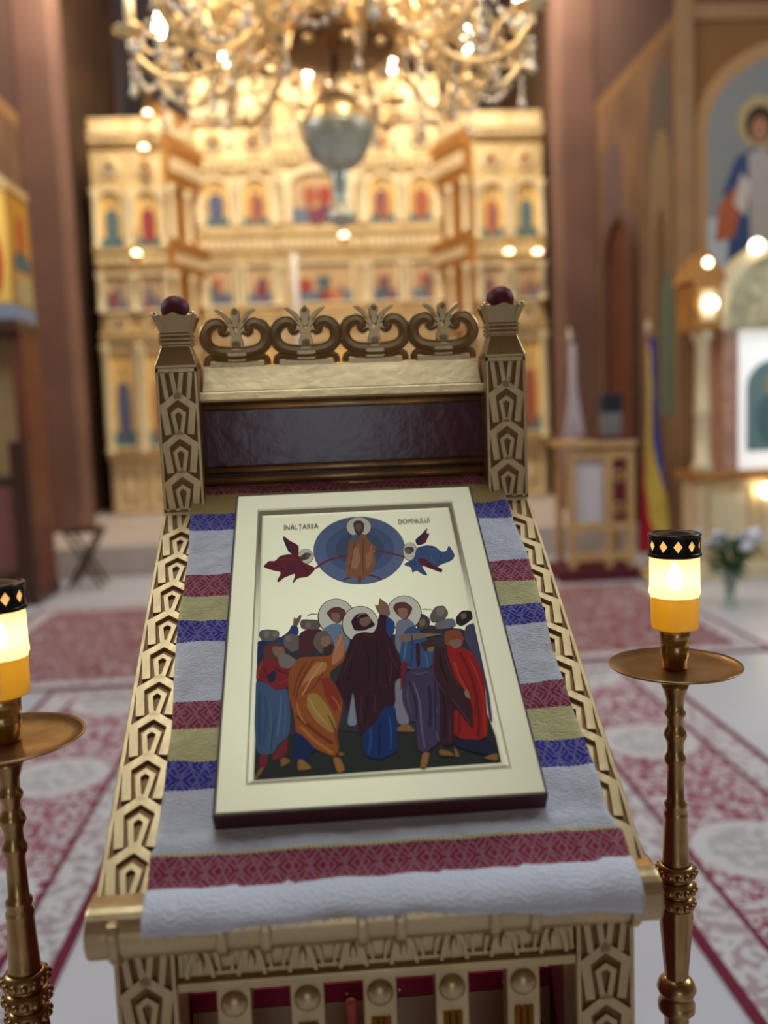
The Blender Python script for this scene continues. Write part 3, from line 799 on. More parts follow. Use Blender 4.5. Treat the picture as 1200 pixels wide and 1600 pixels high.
ICON_FIGS = [
 ('painted_ground', [
  ((48,50,42),0,[(0.1141,0.9183),(0.1128,0.8083),(0.1965,0.7201),(0.7488,0.7402),(0.8707,0.7903),(0.8825,0.8497),(0.8815,0.9136)]),
 ]),
 ('painted_mandorla', [
  ((104,118,150),0,[(0.6825,0.2515),(0.6771,0.2719),(0.6675,0.2914),(0.654,0.3094),(0.637,0.3256),(0.6168,0.3397),(0.5941,0.3513),(0.5693,0.3603),(0.5431,0.3665),(0.5159,0.3697),(0.4885,0.3699),(0.4613,0.3671),(0.4351,0.3614),(0.4102,0.3529),(0.3874,0.3418),(0.3671,0.3282),(0.3498,0.3125),(0.3359,0.2949),(0.3259,0.2759),(0.3199,0.2559),(0.3183,0.2353),(0.3212,0.2146),(0.3285,0.1943),(0.3403,0.175),(0.3562,0.1572),(0.3759,0.1413),(0.3991,0.1279),(0.425,0.1173),(0.453,0.1099),(0.4824,0.1058),(0.5123,0.1053),(0.5419,0.1083),(0.5704,0.1149),(0.597,0.1246),(0.621,0.1374),(0.6417,0.1528),(0.6586,0.1703),(0.6713,0.1895),(0.6796,0.2098),(0.6833,0.2306)]),
  ((84,99,134),0,[(0.6399,0.2446),(0.6357,0.2605),(0.6275,0.2755),(0.6156,0.2893),(0.6005,0.3015),(0.5826,0.3117),(0.5624,0.3196),(0.5407,0.3251),(0.5179,0.328),(0.4947,0.3282),(0.4718,0.3259),(0.4497,0.3209),(0.4292,0.3135),(0.4108,0.3038),(0.395,0.2921),(0.3823,0.2788),(0.3731,0.2641),(0.3677,0.2485),(0.3664,0.2324),(0.3692,0.2164),(0.3761,0.2008),(0.387,0.1863),(0.4016,0.1732),(0.4195,0.1621),(0.4401,0.1532),(0.4628,0.1469),(0.4869,0.1435),(0.5115,0.1431),(0.5359,0.1457),(0.5592,0.1511),(0.5807,0.1593),(0.5996,0.1699),(0.6154,0.1825),(0.6277,0.1968),(0.6359,0.2123),(0.64,0.2284)]),
  ((74,86,112),0,[(0.5993,0.2428),(0.5955,0.2562),(0.5878,0.2686),(0.5764,0.2797),(0.562,0.2889),(0.5451,0.2959),(0.5265,0.3004),(0.507,0.3022),(0.4873,0.3013),(0.4682,0.2977),(0.4506,0.2916),(0.4352,0.2832),(0.4226,0.2728),(0.4134,0.2608),(0.408,0.2478),(0.4067,0.2342),(0.4096,0.2207),(0.4167,0.2079),(0.4276,0.1964),(0.4419,0.1866),(0.4591,0.179),(0.4782,0.1741),(0.4986,0.172),(0.5191,0.1729),(0.539,0.1767),(0.5571,0.1833),(0.5728,0.1923),(0.5853,0.2033),(0.5941,0.2158),(0.5988,0.2291)]),
 ]),
 ('painted_rainbow', [
  ((120,52,52),1,([(0.3237,0.3038),(0.3694,0.2745),(0.4529,0.2612)],0.01)),
 ]),
 ('painted_rainbow', [
  ((120,52,52),1,([(0.5629,0.2487),(0.6227,0.2589),(0.6784,0.2787)],0.01)),
 ]),
 ('painted_footrest', [
  ((118,56,50),1,([(0.4291,0.351),(0.4793,0.3346),(0.5333,0.3371),(0.5756,0.3554)],0.009)),
 ]),
 ('painted_christ', [
  ((232,224,200),0,[(0.5567,0.1504),(0.5545,0.1594),(0.5498,0.1679),(0.543,0.1753),(0.5344,0.1814),(0.5244,0.1857),(0.5135,0.1882),(0.5022,0.1887),(0.4911,0.1872),(0.4808,0.1838),(0.4716,0.1786),(0.4641,0.1719),(0.4587,0.1639),(0.4556,0.1552),(0.455,0.146),(0.4569,0.1369),(0.4614,0.1283),(0.468,0.1206),(0.4767,0.1144),(0.4868,0.1098),(0.498,0.1071),(0.5095,0.1066),(0.5209,0.1081),(0.5315,0.1117),(0.5408,0.1171),(0.5482,0.1241),(0.5535,0.1322),(0.5564,0.1412)]),
  ((70,45,40),2,([(0.5567,0.1504),(0.5545,0.1594),(0.5498,0.1679),(0.543,0.1753),(0.5344,0.1814),(0.5244,0.1857),(0.5135,0.1882),(0.5022,0.1887),(0.4911,0.1872),(0.4808,0.1838),(0.4716,0.1786),(0.4641,0.1719),(0.4587,0.1639),(0.4556,0.1552),(0.455,0.146),(0.4569,0.1369),(0.4614,0.1283),(0.468,0.1206),(0.4767,0.1144),(0.4868,0.1098),(0.498,0.1071),(0.5095,0.1066),(0.5209,0.1081),(0.5315,0.1117),(0.5408,0.1171),(0.5482,0.1241),(0.5535,0.1322),(0.5564,0.1412)],0.0025)),
  ((150,96,62),0,[(0.4596,0.2062),(0.4791,0.1864),(0.5268,0.1755),(0.546,0.2151),(0.5674,0.2313),(0.557,0.2559),(0.5613,0.2857),(0.5387,0.3326),(0.5125,0.3479),(0.5017,0.359),(0.4737,0.3437),(0.4491,0.3449),(0.4373,0.3042),(0.4533,0.2562)]),
  ((175,125,85),0,[(0.4691,0.247),(0.4889,0.2228),(0.5047,0.2733),(0.4863,0.3112),(0.4567,0.3099)]),
  ((172,118,80),0,[(0.5212,0.2593),(0.5479,0.2455),(0.5488,0.2851),(0.52,0.3223)]),
  ((190,140,100),1,([(0.5532,0.2205),(0.5404,0.2452),(0.5626,0.2512)],0.004)),
  ((92,98,128),0,[(0.4744,0.181),(0.5058,0.1772),(0.4951,0.2103),(0.4775,0.207)]),
  ((92,62,58),0,[(0.4837,0.1312),(0.4977,0.121),(0.5187,0.1219),(0.5303,0.1386),(0.5249,0.1675),(0.5049,0.1876),(0.4882,0.1712)]),
  ((130,98,86),0,[(0.4939,0.1343),(0.5175,0.1353),(0.5181,0.1567),(0.5037,0.1719),(0.4921,0.1556)]),
  ((120,80,58),0,[(0.4887,0.3397),(0.4985,0.3402),(0.4962,0.3656),(0.4816,0.365)]),
  ((112,66,42),1,([(0.4851,0.2073),(0.4709,0.257),(0.4563,0.3146)],0.004)),
  ((112,66,42),1,([(0.5224,0.1935),(0.5102,0.2687),(0.5083,0.3406)],0.004)),
  ((190,140,96),1,([(0.5,0.2131),(0.4901,0.2678),(0.4756,0.3203)],0.003)),
 ]),
 ('painted_angel_red', [
  ((232,224,200),0,[(0.3177,0.2575),(0.3167,0.2638),(0.3143,0.2696),(0.3106,0.2747),(0.3058,0.2789),(0.3001,0.282),(0.2938,0.2838),(0.2872,0.2841),(0.2806,0.2832),(0.2743,0.2808),(0.2688,0.2773),(0.2641,0.2726),(0.2606,0.2672),(0.2585,0.2611),(0.2578,0.2548),(0.2586,0.2486),(0.2609,0.2427),(0.2645,0.2374),(0.2694,0.2331),(0.2751,0.23),(0.2815,0.2281),(0.2883,0.2277),(0.295,0.2287),(0.3013,0.2311),(0.307,0.2348),(0.3116,0.2395),(0.315,0.2451),(0.3171,0.2512)]),
  ((70,45,40),2,([(0.3177,0.2575),(0.3167,0.2638),(0.3143,0.2696),(0.3106,0.2747),(0.3058,0.2789),(0.3001,0.282),(0.2938,0.2838),(0.2872,0.2841),(0.2806,0.2832),(0.2743,0.2808),(0.2688,0.2773),(0.2641,0.2726),(0.2606,0.2672),(0.2585,0.2611),(0.2578,0.2548),(0.2586,0.2486),(0.2609,0.2427),(0.2645,0.2374),(0.2694,0.2331),(0.2751,0.23),(0.2815,0.2281),(0.2883,0.2277),(0.295,0.2287),(0.3013,0.2311),(0.307,0.2348),(0.3116,0.2395),(0.315,0.2451),(0.3171,0.2512)],0.0018)),
  ((104,32,46),0,[(0.1964,0.1672),(0.2237,0.1907),(0.2624,0.2127),(0.2586,0.2557),(0.2304,0.2446),(0.2103,0.2138)]),
  ((56,50,74),0,[(0.1965,0.1758),(0.2136,0.1953),(0.2371,0.235),(0.2238,0.241),(0.2069,0.2069)]),
  ((118,36,46),0,[(0.1209,0.2882),(0.1447,0.2668),(0.1678,0.2695),(0.1873,0.2492),(0.2238,0.2443),(0.2637,0.2526),(0.2765,0.2792),(0.3286,0.3024),(0.2951,0.3339),(0.2562,0.3352),(0.2335,0.3588),(0.2499,0.3162),(0.2013,0.3327),(0.1854,0.3473),(0.1757,0.3438),(0.1946,0.3105),(0.1587,0.3026)]),
  ((92,42,64),0,[(0.2107,0.2859),(0.2468,0.2811),(0.2467,0.3066),(0.2174,0.3116)]),
  ((96,70,60),0,[(0.2636,0.2592),(0.2872,0.2412),(0.3131,0.2476),(0.2983,0.2666),(0.2717,0.2742)]),
  ((135,105,90),0,[(0.2904,0.2473),(0.3104,0.2488),(0.3,0.2641),(0.2901,0.262)]),
  ((80,22,32),1,([(0.1516,0.28),(0.1845,0.2847),(0.201,0.3045)],0.005)),
  ((150,62,66),1,([(0.1842,0.2654),(0.2172,0.2604),(0.2502,0.2683)],0.004)),
  ((80,22,32),1,([(0.2698,0.2886),(0.2892,0.3054),(0.2952,0.3277)],0.005)),
 ]),
 ('painted_angel_blue', [
  ((232,224,200),0,[(0.7274,0.2586),(0.7255,0.2662),(0.7222,0.2734),(0.7178,0.2798),(0.7125,0.285),(0.7066,0.2888),(0.7004,0.2911),(0.6941,0.2917),(0.6881,0.2905),(0.6826,0.2878),(0.678,0.2835),(0.6744,0.2778),(0.6721,0.2712),(0.6711,0.2638),(0.6715,0.2561),(0.6734,0.2483),(0.6766,0.241),(0.6809,0.2345),(0.6862,0.2291),(0.6922,0.2251),(0.6986,0.2227),(0.705,0.2221),(0.7111,0.2233),(0.7167,0.2262),(0.7214,0.2306),(0.7249,0.2364),(0.7272,0.2433),(0.728,0.2508)]),
  ((70,45,40),2,([(0.7274,0.2586),(0.7255,0.2662),(0.7222,0.2734),(0.7178,0.2798),(0.7125,0.285),(0.7066,0.2888),(0.7004,0.2911),(0.6941,0.2917),(0.6881,0.2905),(0.6826,0.2878),(0.678,0.2835),(0.6744,0.2778),(0.6721,0.2712),(0.6711,0.2638),(0.6715,0.2561),(0.6734,0.2483),(0.6766,0.241),(0.6809,0.2345),(0.6862,0.2291),(0.6922,0.2251),(0.6986,0.2227),(0.705,0.2221),(0.7111,0.2233),(0.7167,0.2262),(0.7214,0.2306),(0.7249,0.2364),(0.7272,0.2433),(0.728,0.2508)],0.0018)),
  ((72,46,76),0,[(0.7255,0.2128),(0.7613,0.1866),(0.7865,0.163),(0.7766,0.189),(0.7908,0.1879),(0.7644,0.2282),(0.7322,0.2352)]),
  ((120,36,52),0,[(0.7589,0.2004),(0.7832,0.191),(0.7685,0.2249),(0.7501,0.2309)]),
  ((72,92,132),0,[(0.6635,0.3049),(0.7102,0.2859),(0.7274,0.2435),(0.7667,0.2351),(0.8003,0.2399),(0.823,0.2645),(0.8441,0.2621),(0.8578,0.2374),(0.8746,0.2801),(0.8569,0.299),(0.8066,0.313),(0.7942,0.3253),(0.7332,0.3097),(0.7544,0.3504),(0.7338,0.3448),(0.7134,0.328),(0.6951,0.3382),(0.6953,0.316)]),
  ((100,34,48),0,[(0.7309,0.2835),(0.7569,0.2896),(0.7854,0.3185),(0.8153,0.3288),(0.8075,0.3425),(0.783,0.3312),(0.7271,0.3062)]),
  ((96,116,152),1,([(0.7765,0.2757),(0.7796,0.2955),(0.7945,0.306)],0.004)),
  ((96,80,70),0,[(0.6788,0.243),(0.6975,0.2371),(0.714,0.2412),(0.717,0.2547),(0.6996,0.2673),(0.6799,0.2631)]),
  ((135,110,95),0,[(0.6821,0.2482),(0.7025,0.2491),(0.7001,0.264),(0.6835,0.2616)]),
  ((48,66,104),1,([(0.8217,0.2711),(0.8104,0.2937),(0.7939,0.3092)],0.004)),
  ((104,126,160),1,([(0.7501,0.2512),(0.7813,0.2492),(0.806,0.2637)],0.004)),
  ((48,66,104),1,([(0.6953,0.295),(0.7065,0.3084),(0.7188,0.3154)],0.005)),
 ]),
 ('painted_crowd_backdrop', [
  ((62,56,58),0,[(0.1124,0.5593),(0.1664,0.5509),(0.2083,0.5417),(0.2676,0.5295),(0.336,0.5214),(0.3792,0.5158),(0.4339,0.5339),(0.5063,0.5413),(0.5834,0.5451),(0.6734,0.5419),(0.7338,0.5215),(0.7976,0.5324),(0.8403,0.5384),(0.8792,0.5597),(0.8721,0.6592),(0.8672,0.7453),(0.8547,0.8255),(0.7712,0.8458),(0.6187,0.8283),(0.4777,0.8208),(0.3633,0.8054),(0.2559,0.8089),(0.1279,0.8322),(0.1155,0.7224)]),
 ]),
 ('painted_apostle_blue', [
  ((42,58,96),0,[(0.1057,0.5479),(0.1284,0.5396),(0.1871,0.5312),(0.2083,0.5492),(0.1678,0.6128),(0.1109,0.6188)]),
  ((112,106,98),0,[(0.1151,0.522),(0.1209,0.509),(0.1484,0.5065),(0.1868,0.5133),(0.1896,0.5295),(0.1746,0.5431),(0.1537,0.5458),(0.1242,0.5394)]),
  ((140,130,118),0,[(0.1316,0.5114),(0.1528,0.5124),(0.1513,0.5351),(0.1344,0.5324)]),
  ((140,130,118),0,[(0.1656,0.5169),(0.1826,0.5185),(0.1795,0.5335),(0.166,0.5329)]),
 ]),
 ('painted_apostle_waving', [
  ((46,68,116),0,[(0.1726,0.5456),(0.2209,0.5196),(0.2337,0.4952),(0.2559,0.504),(0.2583,0.5253),(0.221,0.5573),(0.1833,0.561)]),
  ((136,104,88),0,[(0.2371,0.4992),(0.2402,0.4699),(0.2488,0.4794),(0.2651,0.4624),(0.2688,0.4713),(0.2517,0.5026)]),
  ((116,106,100),0,[(0.204,0.5321),(0.2294,0.5231),(0.259,0.5367),(0.2607,0.5741),(0.2335,0.5837),(0.2043,0.562)]),
  ((140,120,105),0,[(0.2082,0.5304),(0.2294,0.5295),(0.2336,0.5505),(0.2125,0.5494)]),
 ]),
 ('painted_apostle_maroon', [
  ((88,42,48),0,[(0.257,0.5252),(0.2935,0.5116),(0.3363,0.5137),(0.3484,0.5335),(0.3166,0.5915),(0.2583,0.5959)]),
  ((110,96,86),0,[(0.2616,0.4946),(0.2683,0.48),(0.3288,0.4845),(0.3375,0.5061),(0.319,0.5175),(0.2678,0.5104)]),
  ((140,118,102),0,[(0.2811,0.4897),(0.3026,0.4907),(0.3,0.51),(0.2829,0.5092)]),
  ((70,45,40),1,([(0.288,0.4703),(0.3034,0.463),(0.3273,0.4654)],0.0025)),
 ]),
 ('painted_angel_left', [
  ((232,224,200),0,[(0.4589,0.4813),(0.4562,0.4944),(0.4503,0.5065),(0.4418,0.5172),(0.4309,0.5258),(0.4182,0.532),(0.4044,0.5356),(0.3901,0.5363),(0.3759,0.5342),(0.3626,0.5293),(0.3508,0.5219),(0.341,0.5122),(0.3338,0.5009),(0.3294,0.4882),(0.3283,0.475),(0.3304,0.4618),(0.3357,0.4493),(0.344,0.4381),(0.3549,0.4289),(0.3679,0.4222),(0.3822,0.4183),(0.3971,0.4174),(0.4119,0.4197),(0.4257,0.4249),(0.4378,0.4329),(0.4475,0.4431),(0.4545,0.455),(0.4583,0.4679)]),
  ((70,45,40),2,([(0.4589,0.4813),(0.4562,0.4944),(0.4503,0.5065),(0.4418,0.5172),(0.4309,0.5258),(0.4182,0.532),(0.4044,0.5356),(0.3901,0.5363),(0.3759,0.5342),(0.3626,0.5293),(0.3508,0.5219),(0.341,0.5122),(0.3338,0.5009),(0.3294,0.4882),(0.3283,0.475),(0.3304,0.4618),(0.3357,0.4493),(0.344,0.4381),(0.3549,0.4289),(0.3679,0.4222),(0.3822,0.4183),(0.3971,0.4174),(0.4119,0.4197),(0.4257,0.4249),(0.4378,0.4329),(0.4475,0.4431),(0.4545,0.455),(0.4583,0.4679)],0.003)),
  ((122,138,164),0,[(0.3405,0.5159),(0.3802,0.4984),(0.4187,0.5061),(0.4464,0.5383),(0.4158,0.6074),(0.3713,0.5833)]),
  ((108,62,52),0,[(0.358,0.4637),(0.3786,0.4469),(0.4074,0.445),(0.4329,0.46),(0.4177,0.4884),(0.3972,0.5031),(0.3764,0.4884)]),
  ((150,112,94),0,[(0.3755,0.4645),(0.4061,0.466),(0.4092,0.486),(0.3952,0.5011),(0.3787,0.4865)]),
 ]),
 ('painted_robe_hem', [
  ((146,152,164),0,[(0.407,0.7984),(0.4395,0.6859),(0.4456,0.8005)]),
 ]),
 ('painted_apostle_red', [
  ((142,40,46),0,[(0.1305,0.5966),(0.1113,0.6276),(0.1078,0.6569),(0.1491,0.6693),(0.1736,0.6908),(0.2173,0.6863),(0.2616,0.6665),(0.2705,0.6144),(0.2088,0.606),(0.1673,0.5913)]),
  ((112,58,50),0,[(0.1315,0.5676),(0.1621,0.5462),(0.2042,0.5583),(0.2127,0.579),(0.1882,0.6031),(0.1553,0.6033),(0.1301,0.5876)]),
  ((146,112,94),0,[(0.1625,0.5618),(0.2022,0.5638),(0.2128,0.5899),(0.1923,0.6033),(0.1672,0.584)]),
  ((136,124,116),0,[(0.1838,0.5885),(0.2169,0.5865),(0.2581,0.6138),(0.2212,0.6332),(0.1905,0.6246)]),
  ((74,96,126),0,[(0.1047,0.6591),(0.1491,0.6703),(0.1756,0.6919),(0.2181,0.6874),(0.2293,0.7606),(0.2236,0.8163),(0.1916,0.8342),(0.1735,0.8598),(0.1215,0.8569),(0.1119,0.7796)]),
  ((104,128,158),1,([(0.1984,0.7037),(0.1951,0.7588),(0.1857,0.8173)],0.005)),
  ((56,76,104),1,([(0.1791,0.7675),(0.1686,0.8133),(0.1659,0.855)],0.005)),
  ((60,80,110),1,([(0.1424,0.7074),(0.1518,0.7565),(0.1394,0.8417)],0.006)),
  ((40,38,66),0,[(0.1477,0.6503),(0.1683,0.634),(0.1798,0.6416),(0.175,0.6655),(0.1572,0.672)]),
  ((176,66,66),1,([(0.1308,0.6074),(0.1197,0.635),(0.1186,0.6557)],0.006)),
  ((132,40,48),0,[(0.1326,0.8576),(0.1593,0.8581),(0.1523,0.8932),(0.1295,0.8891)]),
  ((132,40,48),0,[(0.172,0.8612),(0.2186,0.816),(0.2188,0.8549),(0.1996,0.8691),(0.1738,0.8764)]),
  ((150,104,62),0,[(0.1249,0.9178),(0.1162,0.9165),(0.1332,0.8913),(0.1492,0.8893)]),
  ((150,104,62),0,[(0.1959,0.8718),(0.2107,0.8685),(0.2311,0.8789),(0.1998,0.8921)]),
  ((52,72,100),1,([(0.126,0.69),(0.1247,0.7551),(0.1316,0.8324)],0.005)),
  ((92,114,144),1,([(0.1584,0.7182),(0.1676,0.7731),(0.1583,0.8487)],0.004)),
  ((108,28,36),1,([(0.1681,0.6235),(0.2091,0.6465),(0.2496,0.6451)],0.006)),
  ((108,28,36),1,([(0.1354,0.6218),(0.1443,0.6432),(0.1487,0.6573)],0.006)),
  ((168,62,62),1,([(0.1852,0.6728),(0.2172,0.6676),(0.2496,0.6486)],0.005)),
  ((92,114,144),1,([(0.2095,0.701),(0.2138,0.7598),(0.2065,0.8154)],0.004)),
 ]),
 ('painted_apostle_orange', [
  ((24,44,84),0,[(0.2369,0.8078),(0.2673,0.8141),(0.3117,0.8541),(0.287,0.866),(0.2847,0.8833),(0.2359,0.8806)]),
  ((162,84,34),0,[(0.2583,0.5995),(0.2212,0.6402),(0.2214,0.7116),(0.2409,0.7612),(0.2445,0.8083),(0.2672,0.8162),(0.3079,0.8545),(0.3669,0.8762),(0.3812,0.8578),(0.3765,0.8092),(0.3934,0.7693),(0.4011,0.7374),(0.3862,0.6968),(0.3597,0.6647),(0.3646,0.6475),(0.4178,0.6147),(0.419,0.5634),(0.4092,0.5192),(0.3906,0.5769),(0.3662,0.6006),(0.3163,0.6009)]),
  ((196,134,74),0,[(0.2459,0.7161),(0.2715,0.6773),(0.3475,0.6466),(0.3549,0.6187),(0.3137,0.6166),(0.2778,0.6605)]),
  ((178,138,66),0,[(0.2849,0.7082),(0.3176,0.7059),(0.3591,0.754),(0.3761,0.7968),(0.3633,0.8192),(0.3102,0.7839),(0.2802,0.7408)]),
  ((150,52,28),0,[(0.3305,0.6632),(0.3588,0.6646),(0.3852,0.7001),(0.3968,0.7372),(0.3734,0.7635),(0.3441,0.7213)]),
  ((196,130,88),0,[(0.3753,0.5872),(0.4066,0.5249),(0.419,0.5634),(0.4117,0.6072),(0.3686,0.6336)]),
  ((120,56,24),1,([(0.2487,0.7648),(0.2754,0.7852),(0.3242,0.8217),(0.3613,0.8418)],0.012)),
  ((190,120,50),1,([(0.2599,0.7937),(0.3085,0.836),(0.36,0.8656)],0.01)),
  ((120,56,26),1,([(0.3077,0.6092),(0.2615,0.6699),(0.2451,0.7227)],0.006)),
  ((120,56,26),1,([(0.2828,0.6151),(0.2495,0.6624),(0.2372,0.7124)],0.006)),
  ((215,165,115),1,([(0.3405,0.618),(0.298,0.6649),(0.2649,0.7138)],0.005)),
  ((116,100,84),0,[(0.305,0.5615),(0.3209,0.5253),(0.3575,0.5209),(0.3733,0.5461),(0.3835,0.5617),(0.3709,0.5906),(0.3332,0.5942)]),
  ((66,52,48),0,[(0.3424,0.5745),(0.3767,0.5613),(0.3843,0.5766),(0.3664,0.5977),(0.3415,0.5946)]),
  ((156,118,94),0,[(0.3395,0.5407),(0.3652,0.5381),(0.3727,0.5574),(0.3507,0.5749),(0.3344,0.5629)]),
  ((166,116,56),0,[(0.2507,0.8756),(0.2681,0.878),(0.2972,0.9003),(0.2505,0.9034)]),
  ((166,116,56),0,[(0.3587,0.8749),(0.3825,0.8779),(0.3967,0.9095),(0.3719,0.9158)]),
  ((150,104,56),0,[(0.379,0.8622),(0.4017,0.8708),(0.3782,0.8748)]),
  ((214,160,96),1,([(0.2886,0.7184),(0.3111,0.7586),(0.3484,0.7953)],0.006)),
  ((132,64,26),1,([(0.3393,0.6462),(0.3135,0.6862),(0.281,0.7047)],0.006)),
  ((132,64,26),1,([(0.3498,0.767),(0.371,0.8058),(0.3762,0.8457)],0.006)),
  ((200,140,70),1,([(0.2489,0.7294),(0.2564,0.7652),(0.2792,0.7885)],0.005)),
  ((210,120,80),1,([(0.3642,0.7157),(0.3829,0.7365),(0.3896,0.7563)],0.004)),
  ((214,160,110),1,([(0.3885,0.5768),(0.4073,0.5478),(0.4128,0.529)],0.005)),
 ]),
 ('painted_apostle_purple_grey', [
  ((82,74,102),0,[(0.8577,0.5295),(0.8953,0.5207),(0.9029,0.5493),(0.8921,0.6167),(0.8949,0.6886),(0.8806,0.8206),(0.8718,0.7978),(0.885,0.6916),(0.8616,0.6152),(0.842,0.5693)]),
  ((48,38,36),0,[(0.8287,0.5004),(0.8558,0.4795),(0.8893,0.4804),(0.8936,0.5035),(0.8617,0.5219),(0.8424,0.5288),(0.8258,0.5201)]),
  ((134,104,88),0,[(0.8464,0.4912),(0.8673,0.4882),(0.868,0.5043),(0.849,0.5094)]),
 ]),
 ('painted_apostle_grey', [
  ((112,102,96),0,[(0.7322,0.4937),(0.7607,0.4607),(0.7947,0.4595),(0.8056,0.4852),(0.7857,0.5043),(0.7396,0.5139)]),
  ((146,130,118),0,[(0.7618,0.4669),(0.7915,0.4642),(0.7963,0.4848),(0.7741,0.4958),(0.7602,0.4871)]),
  ((78,68,68),0,[(0.6819,0.5032),(0.7092,0.4806),(0.7352,0.5018),(0.7251,0.5328),(0.6826,0.5385)]),
  ((140,112,98),0,[(0.6928,0.5038),(0.7158,0.4989),(0.7142,0.5206),(0.6932,0.5273)]),
  ((122,122,128),0,[(0.7471,0.5163),(0.7835,0.5042),(0.8212,0.5044),(0.8254,0.526),(0.7968,0.5363),(0.7484,0.537)]),
  ((140,116,104),0,[(0.761,0.5169),(0.7881,0.5143),(0.7871,0.53),(0.7624,0.5327)]),
  ((70,45,40),1,([(0.7103,0.4665),(0.7501,0.4696)],0.0025)),
 ]),
 ('painted_angel_right', [
  ((232,224,200),0,[(0.7057,0.4804),(0.702,0.4929),(0.6953,0.5045),(0.6862,0.5147),(0.675,0.5229),(0.6622,0.5289),(0.6486,0.5323),(0.6348,0.533),(0.6213,0.531),(0.6089,0.5263),(0.5982,0.5192),(0.5896,0.51),(0.5836,0.4991),(0.5805,0.487),(0.5805,0.4744),(0.5837,0.4618),(0.5899,0.4498),(0.5989,0.4392),(0.6101,0.4304),(0.6231,0.424),(0.6372,0.4203),(0.6517,0.4195),(0.6657,0.4216),(0.6785,0.4266),(0.6894,0.4342),(0.698,0.4439),(0.7037,0.4553),(0.7063,0.4677)]),
  ((70,45,40),2,([(0.7057,0.4804),(0.702,0.4929),(0.6953,0.5045),(0.6862,0.5147),(0.675,0.5229),(0.6622,0.5289),(0.6486,0.5323),(0.6348,0.533),(0.6213,0.531),(0.6089,0.5263),(0.5982,0.5192),(0.5896,0.51),(0.5836,0.4991),(0.5805,0.487),(0.5805,0.4744),(0.5837,0.4618),(0.5899,0.4498),(0.5989,0.4392),(0.6101,0.4304),(0.6231,0.424),(0.6372,0.4203),(0.6517,0.4195),(0.6657,0.4216),(0.6785,0.4266),(0.6894,0.4342),(0.698,0.4439),(0.7037,0.4553),(0.7063,0.4677)],0.003)),
  ((132,134,148),0,[(0.6093,0.5037),(0.6504,0.493),(0.6756,0.5148),(0.674,0.5515),(0.6296,0.5588),(0.6185,0.6249),(0.594,0.5833)]),
  ((66,90,134),0,[(0.6357,0.5323),(0.6775,0.5168),(0.6783,0.5382),(0.6284,0.5813),(0.6182,0.6212),(0.6052,0.6097)]),
  ((106,60,50),0,[(0.6029,0.4593),(0.6179,0.4412),(0.6539,0.4404),(0.6784,0.4621),(0.6597,0.4902),(0.6409,0.5032),(0.6173,0.4842)]),
  ((156,118,98),0,[(0.6219,0.4602),(0.6552,0.4618),(0.6574,0.4821),(0.6404,0.5012),(0.6208,0.4844)]),
 ]),
 ('painted_robe_hem', [
  ((144,138,148),0,[(0.5802,0.6846),(0.6168,0.6726),(0.5984,0.7145),(0.6154,0.8048),(0.5761,0.8059),(0.5671,0.7656)]),
  ((150,106,62),0,[(0.5684,0.8133),(0.6037,0.7995),(0.6326,0.8266),(0.5685,0.821)]),
 ]),
 ('painted_virgin', [
  ((232,224,200),0,[(0.5443,0.5103),(0.5412,0.5232),(0.535,0.5351),(0.5261,0.5455),(0.515,0.554),(0.5022,0.5601),(0.4884,0.5636),(0.4741,0.5643),(0.4601,0.5622),(0.447,0.5574),(0.4355,0.5501),(0.426,0.5406),(0.4191,0.5294),(0.4152,0.517),(0.4145,0.504),(0.417,0.491),(0.4227,0.4787),(0.4313,0.4678),(0.4424,0.4588),(0.4555,0.4522),(0.4699,0.4483),(0.4847,0.4475),(0.4994,0.4497),(0.5129,0.4549),(0.5247,0.4627),(0.5341,0.4727),(0.5407,0.4844),(0.5441,0.4972)]),
  ((70,45,40),2,([(0.5443,0.5103),(0.5412,0.5232),(0.535,0.5351),(0.5261,0.5455),(0.515,0.554),(0.5022,0.5601),(0.4884,0.5636),(0.4741,0.5643),(0.4601,0.5622),(0.447,0.5574),(0.4355,0.5501),(0.426,0.5406),(0.4191,0.5294),(0.4152,0.517),(0.4145,0.504),(0.417,0.491),(0.4227,0.4787),(0.4313,0.4678),(0.4424,0.4588),(0.4555,0.4522),(0.4699,0.4483),(0.4847,0.4475),(0.4994,0.4497),(0.5129,0.4549),(0.5247,0.4627),(0.5341,0.4727),(0.5407,0.4844),(0.5441,0.4972)],0.003)),
  ((26,52,108),0,[(0.4586,0.798),(0.5069,0.788),(0.5349,0.751),(0.5753,0.7531),(0.5644,0.8708),(0.5396,0.8798),(0.5083,0.8889),(0.4568,0.8782)]),
  ((44,80,146),1,([(0.4835,0.8025),(0.4838,0.8364),(0.4722,0.8746)],0.008)),
  ((18,36,78),1,([(0.5148,0.801),(0.5124,0.8379),(0.5038,0.8793)],0.01)),
  ((60,22,34),0,[(0.455,0.5388),(0.4305,0.5789),(0.4056,0.6355),(0.3772,0.6844),(0.4018,0.721),(0.4178,0.7578),(0.4114,0.7908),(0.4377,0.6977),(0.4418,0.7909),(0.4518,0.8301),(0.5063,0.7927),(0.5345,0.7542),(0.5743,0.7547),(0.5797,0.6863),(0.6164,0.6656),(0.6018,0.6168),(0.5788,0.5334),(0.581,0.4824),(0.5507,0.477),(0.5393,0.5159),(0.5238,0.5383),(0.4899,0.5328)]),
  ((92,46,62),1,([(0.4246,0.6576),(0.4479,0.6234),(0.4366,0.6085)],0.004)),
  ((92,46,62),1,([(0.5121,0.7201),(0.4995,0.7621),(0.5145,0.7693)],0.005)),
  ((90,42,58),1,([(0.5765,0.6299),(0.5679,0.6788),(0.5378,0.708)],0.005)),
  ((36,12,20),1,([(0.4866,0.5668),(0.5018,0.6262),(0.4919,0.6818)],0.008)),
